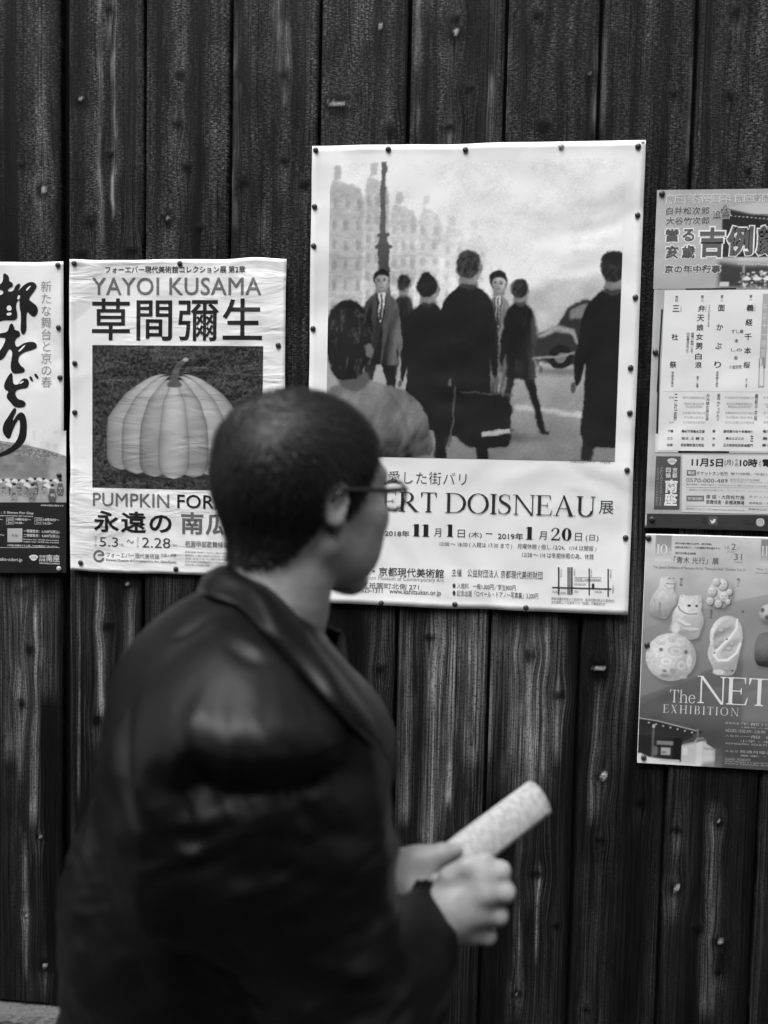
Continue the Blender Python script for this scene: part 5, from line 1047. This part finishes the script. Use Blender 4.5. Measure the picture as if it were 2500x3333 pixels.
# folds: raised or sunk lines (photo pixels, plane y) with width and height in mm
def fold_field(V, lines):
    out = np.zeros(len(V))
    for pts, y, w, a in lines:
        P3 = [PX(px, py, y) for px, py in pts]; best = np.full(len(V), 9.0); tt = np.zeros(len(V)); n = len(P3)-1
        for i in range(n):
            p, q = P3[i], P3[i+1]; d = q-p; t = np.clip(((V-p)@d)/(d@d), 0, 1); e = V-p-t[:, None]*d; e[:, 1] *= .25
            dd = np.linalg.norm(e, axis=1); m = dd < best; best[m] = dd[m]; tt[m] = (i+t[m])/n
        out += a*mm*np.exp(-(best/(w*mm))**2)*np.sin(np.pi*np.clip(tt*.9+.05, 0, 1))**.6*(V[:, 1] < YM+.02)
    return out
yn = YM-.28
FOLDS = [([(360,2280),(378,2420),(425,2560),(500,2660),(580,2700)], YM-.24, 9, -11), ([(530,2690),(620,2695),(720,2672)], yn, 8, 3), ([(520,2740),(640,2740),(760,2710)], yn, 12, -3),
         ([(370,2740),(430,2850),(520,2920),(600,2945)], YM-.2, 12, 9), ([(350,2700),(400,2790),(470,2860)], YM-.2, 10, -8), ([(540,2770),(600,2800),(640,2815)], yn, 7, 5),
         ([(340,2480),(380,2560),(430,2640)], YM-.15, 10, 8), ([(300,3270),(370,3300),(460,3325)], YM-.15, 9, 7), ([(520,3300),(620,3290),(740,3270)], yn, 10, 7),
         ([(690,2040),(800,2110),(900,2160)], YM-.2, 6, 4), ([(720,2090),(830,2140),(930,2165)], YM-.2, 6, -4), ([(760,2180),(880,2195),(960,2190)], YM-.25, 6, 4), ([(800,2220),(900,2240),(1000,2235)], YM-.25, 6, -4), ([(820,2270),(930,2290),(1040,2280)], YM-.27, 6, 4), ([(860,2320),(960,2335),(1060,2310)], YM-.27, 6, -3.5), ([(560,2080),(600,2060),(680,2010)], YM-.15, 6, -6)]
dj = fold_field(VJ, FOLDS)
wob = fbm(np.stack([VJ[:, 0]*9, VJ[:, 1]*7, VJ[:, 2]*16+VJ[:, 0]*6], 1), 3, 3)-.5
# the gathered edge under the shoulder: full above it, drawn in below it
zr = PX(800, 2478, yn)[2]+.016*(fbm(np.stack([VJ[:, 0]*34, VJ[:, 0]*0, VJ[:, 2]*0], 1), 17, 2)-.5)*2-.30*(VJ[:, 0]-PX(800, 2478, yn)[0])**2*6
near = np.clip((YM-.07-VJ[:, 1])/.06, 0, 1)*np.clip((VJ[:, 0]-PX(430, 2400, yn)[0])/.05, 0, 1)*np.clip((PX(1230, 2400, yn)[0]-VJ[:, 0])/.05, 0, 1)
below = zr-VJ[:, 2]; step = np.clip((below+.006)/.030, 0, 1); step = step*step*(3-2*step)
dj += near*(-.030*step*np.exp(-np.clip(below, 0, 1)/.16)+.007*np.exp(-((below+.022)/.020)**2))
gath = fbm(np.stack([VJ[:, 0]*46+VJ[:, 2]*22, VJ[:, 1]*8, VJ[:, 2]*9], 1), 23, 3)-.5
dj += near*gath*.018*np.exp(-((below-.018)/.045)**2)
low = np.clip((PX(800, 2480, yn)[2]-VJ[:, 2])/.10, 0, 1)
dj += wob*(.004+.018*low)+low*.016*(fbm(np.stack([VJ[:, 0]*7+VJ[:, 2]*9, VJ[:, 1]*6, VJ[:, 2]*26-VJ[:, 0]*12], 1), 29, 3)-.5)
sl_ = np.clip(1-np.linalg.norm(VJ-el_r, axis=1)/.2, 0, 1); dj += .008*sl_*np.sin(VJ[:, 2]*110+VJ[:, 0]*70)*wob*3
VJ = VJ+nj*dj[:, None]
m_jack, t_, b_ = new_mat("black_nylon")
b_.inputs["Base Color"].default_value = grey(.002); b_.inputs["Roughness"].default_value = .45; b_.inputs["Specular IOR Level"].default_value = .22
_tc = N(t_, "ShaderNodeTexCoord"); _n = N(t_, "ShaderNodeTexNoise"); _n.inputs["Scale"].default_value = 26; _n.inputs["Detail"].default_value = 4; t_.links.new(_tc.outputs["Object"], _n.inputs["Vector"])
_b = N(t_, "ShaderNodeBump"); _b.inputs["Distance"].default_value = .002; _b.inputs["Strength"].default_value = .5; t_.links.new(_n.outputs[0], _b.inputs["Height"]); t_.links.new(_b.outputs[0], b_.inputs["Normal"])
jacket = link_mesh("jacket", VJ, FJ, m_jack, man, True)
# collar: a turned-down band from the nape round the neck to the front tips
def band(top, bot, name, mat, bulge, th=.004, n=40, m=9):
    def spl(c):
        c = np.array(c); t = np.linspace(0, len(c)-1, n); i = np.clip(t.astype(int), 0, len(c)-2); f = t-i; out = []
        for k in range(n):
            p0, p1, p2, p3 = c[max(i[k]-1, 0)], c[i[k]], c[i[k]+1], c[min(i[k]+2, len(c)-1)]; s = f[k]
            out.append(.5*((2*p1)+(-p0+p2)*s+(2*p0-5*p1+4*p2-p3)*s*s+(-p0+3*p1-3*p2+p3)*s**3))
        return np.array(out)
    T, Bt = spl(top), spl(bot); V = np.zeros((n, m, 3))
    for j in range(m):
        s = j/(m-1); V[:, j] = T*(1-s)+Bt*s+np.array(bulge)*math.sin(math.pi*s)
    V = V.reshape(-1, 3); F = grid_faces(m, n); nn = normals(V, F); V += nn*(fbm(V*22, 5, 2)-.5)[:, None]*.006
    V2 = V-nn*th*np.sign(nn[:, 1:2].mean())*-1
    ring = list(range(m))+[m*(k+1)-1 for k in range(1, n)]+[n*m-1-k for k in range(1, m)]+[m*k for k in range(n-2, 0, -1)]; q = n*m
    e = np.array([(ring[k], ring[(k+1) % len(ring)], ring[(k+1) % len(ring)]+q, ring[k]+q) for k in range(len(ring))])
    return link_mesh(name, np.concatenate([V, V2]), np.concatenate([F, F[:, ::-1]+q, e]), mat, man, True)
top = [PX(700, 1870, YM+.03), PX(745, 1835, YM-.03), PX(830, 1885, YM-.075), PX(907, 1940, YM-.092), PX(985, 2020, YM-.085), PX(1056, 2118, YM-.06), PX(1130, 2215, YM-.05), PX(1215, 2345, YM-.05), PX(1272, 2470, YM-.055)]
bot = [PX(640, 1925, YM+.03), PX(668, 1935, YM-.06), PX(760, 2000, YM-.125), PX(845, 2090, YM-.160), PX(930, 2180, YM-.165), PX(1020, 2275, YM-.150), PX(1110, 2365, YM-.130), PX(1200, 2440, YM-.105), PX(1268, 2484, YM-.06)]
from mathutils.bvhtree import BVHTree
bvh = BVHTree.FromPolygons([tuple(v) for v in VJ], [tuple(int(i) for i in f) for f in FJ])
def outside(p, gap):
    """move a point towards the lens until it clears the jacket"""
    d = p-CAM; L = np.linalg.norm(d); h = bvh.ray_cast(Vector(CAM), Vector(d/L))
    return CAM+d/L*min(L, h[3]-gap) if h[0] is not None else p
bot = [b+(t-b)*(.22 if 2 <= k <= 7 else 0) for k, (t, b) in enumerate(zip(top, bot))]
top = [outside(p, .003) for p in top]; bot = [outside(p, .012 if k < 7 else .006) for k, p in enumerate(bot)]
band(top, bot, "collar", m_jack, (0, -.012, .010))
top2 = [PX(700, 1865, YM+.03), PX(820, 1890, YM+.085), PX(960, 1990, YM+.085), PX(1085, 2050, YM+.035), PX(1108, 2050, YM-.005)]
bot2 = [PX(650, 1930, YM+.03), PX(800, 2030, YM+.14), PX(1000, 2200, YM+.13), PX(1120, 2240, YM+.04), PX(1085, 2170, YM-.035)]
band(top2, bot2, "collar", m_jack, (0, .008, .004))
# trousers and shoes below the picture
T = Field(np.minimum(an_l, an_r)-np.array([.2, .2, .1]), np.maximum(hip, an_r)+np.array([.25, .25, .15]), .008)
for kn, an, sg in ((kn_r, an_r, -1), (kn_l, an_l, 1)):
    h = hip+np.array([0, sg*.085, -.02]); T.chain([h, kn, an+np.array([0, 0, .01])], [.095, .085, .068], .03)
T.cone(hip+np.array([0, -.05, .03]), hip+np.array([0, .05, .03]), .11, .11, .04)
VT, FT = T.surface(); VT = relax(VT, FT, 2); VT += normals(VT, FT)*((fbm(VT*np.array([14, 14, 9]), 9, 3)-.5)*.014)[:, None]
link_mesh("trousers", VT, FT, plain("dark_wool", .012, .9, .2, .3, 200, .001), man, True)
m_shoe = plain("black_leather", .012, .4, .5, .2)
for an, dz in ((an_r, -.045), (an_l, -.10)):
    Q = Field(an-np.array([.12, .1, .16]), an+np.array([.27, .1, .08]), .006)
    Q.cone(an+np.array([-.03, 0, -.035]), an+np.array([.16, 0, dz]), .042, .036, .02); Q.cone(an, an+np.array([-.015, 0, .02]), .05, .05, .02)
    v_, f__ = Q.surface(); v_[:, 2] = np.maximum(v_[:, 2], .002); link_mesh("shoe", v_, f__, m_shoe, man, True)
# glasses
m_frame = plain("black_spectacle_frame", .012, .3, .5, .2); m_lens, t_, b_ = new_mat("lens_glass")
b_.inputs["Base Color"].default_value = grey(.95); b_.inputs["Transmission Weight"].default_value = 1; b_.inputs["Roughness"].default_value = .02; b_.inputs["IOR"].default_value = 1.03
gm = MB()
def rimpts(s, k=1.0): return [H(107-abs(s*34+24*k*math.cos(a)*s)*.16, s*35+25*k*math.copysign(abs(math.cos(a))**.8, math.cos(a)), -1+17*k*math.copysign(abs(math.sin(a))**.8, math.sin(a))) for a in np.linspace(0, 2*math.pi, 29)]
for s in (-1, 1):
    gm.tube(rimpts(s), .0021, 8); gm.tube([H(98, s*60, 7), H(90, s*69, 7), H(60, s*76, 5), H(10, s*80, 4), H(-12, s*81, 3), H(-24, s*80, -12)], [.0026, .0032, .0030, .0026, .0022, .0018], 8)
gm.tube([H(104, -11, 3), H(109, 0, 6), H(104, 11, 3)], .0018, 8)
gl = gm.build("glasses", m_frame, man, True)
for s in (-1, 1):
    p = rimpts(s, .97)[:-1]; c = sum(p)/len(p); o = hF*.0012; n = len(p)
    v = [c+hF*.0010]+p+[c-o+hF*.001]+[q-o for q in p]
    f = [(0, 1+k, 1+(k+1) % n) for k in range(n)]+[(n+1, n+2+(k+1) % n, n+2+k) for k in range(n)]+[(1+k, n+2+k, n+2+(k+1) % n, 1+(k+1) % n) for k in range(n)]
    link_mesh("lens", v, f, m_lens, gl)

# ------------------------------------------------------------------ rolled paper in his hands
b1 = np.cross(ax, [0, 1, 0]); b1 /= np.linalg.norm(b1); b2 = np.cross(ax, b1)
Lr = np.linalg.norm(A1-A0); v, nT, nA = [], 150, 26; turns = 3.3
for i in range(nA):
    s = i/(nA-1)
    for k in range(nT):
        t = k/(nT-1); th = 2*math.pi*turns*t+.2; rr = (.0115+.0120*t)*(1+.05*math.sin(th*2+1))*(.92+.08*min(1, s*3))
        if t > .93: rr += .0075*((t-.93)/.07)**1.2
        e = .0035*math.sin(th+.6)*(s > .95)
        pnt = A0+ax*(s*Lr+e*(1 if i == nA-1 else 0)-.010*(1-t)*(i == nA-1))+b1*rr*math.cos(th)*1.12+b2*rr*math.sin(th)*.72; v.append(pnt)
roll = link_mesh("rolled_paper", v, grid_faces(nT, nA), None)
m_news, t_, b_ = new_mat("newsprint"); L_ = t_.links.new
b_.inputs["Roughness"].default_value = .6; b_.inputs["Specular IOR Level"].default_value = .3
uvx = np.tile(np.linspace(0, 1, nT), nA); uvy = np.repeat(np.linspace(0, 1, nA), nT)
set_attr(roll, "round", uvx); set_attr(roll, "along", uvy)
a1 = N(t_, "ShaderNodeAttribute"); a1.attribute_name = "round"; a2 = N(t_, "ShaderNodeAttribute"); a2.attribute_name = "along"
cx = N(t_, "ShaderNodeCombineXYZ"); L_(a1.outputs["Fac"], cx.inputs[0]); L_(a2.outputs["Fac"], cx.inputs[1])
mp = N(t_, "ShaderNodeVectorMath", operation='MULTIPLY'); mp.inputs[1].default_value = (60, 30, 1); L_(cx.outputs[0], mp.inputs[0])
nz = N(t_, "ShaderNodeTexNoise"); nz.inputs["Scale"].default_value = 1; nz.inputs["Detail"].default_value = 5; L_(mp.outputs[0], nz.inputs["Vector"])
mr_ = N(t_, "ShaderNodeMapRange"); mr_.inputs[1].default_value = .38; mr_.inputs[2].default_value = .62; mr_.inputs[3].default_value = .31; mr_.inputs[4].default_value = .43; L_(nz.outputs[0], mr_.inputs[0]); L_(mr_.outputs[0], b_.inputs["Base Color"])
roll.data.materials.append(m_news); so = roll.modifiers.new("paper_thickness", 'SOLIDIFY'); so.thickness = .0005
tag(roll, "pale rolled paper held by the walking man, slanting up towards the fence", "rolled paper")
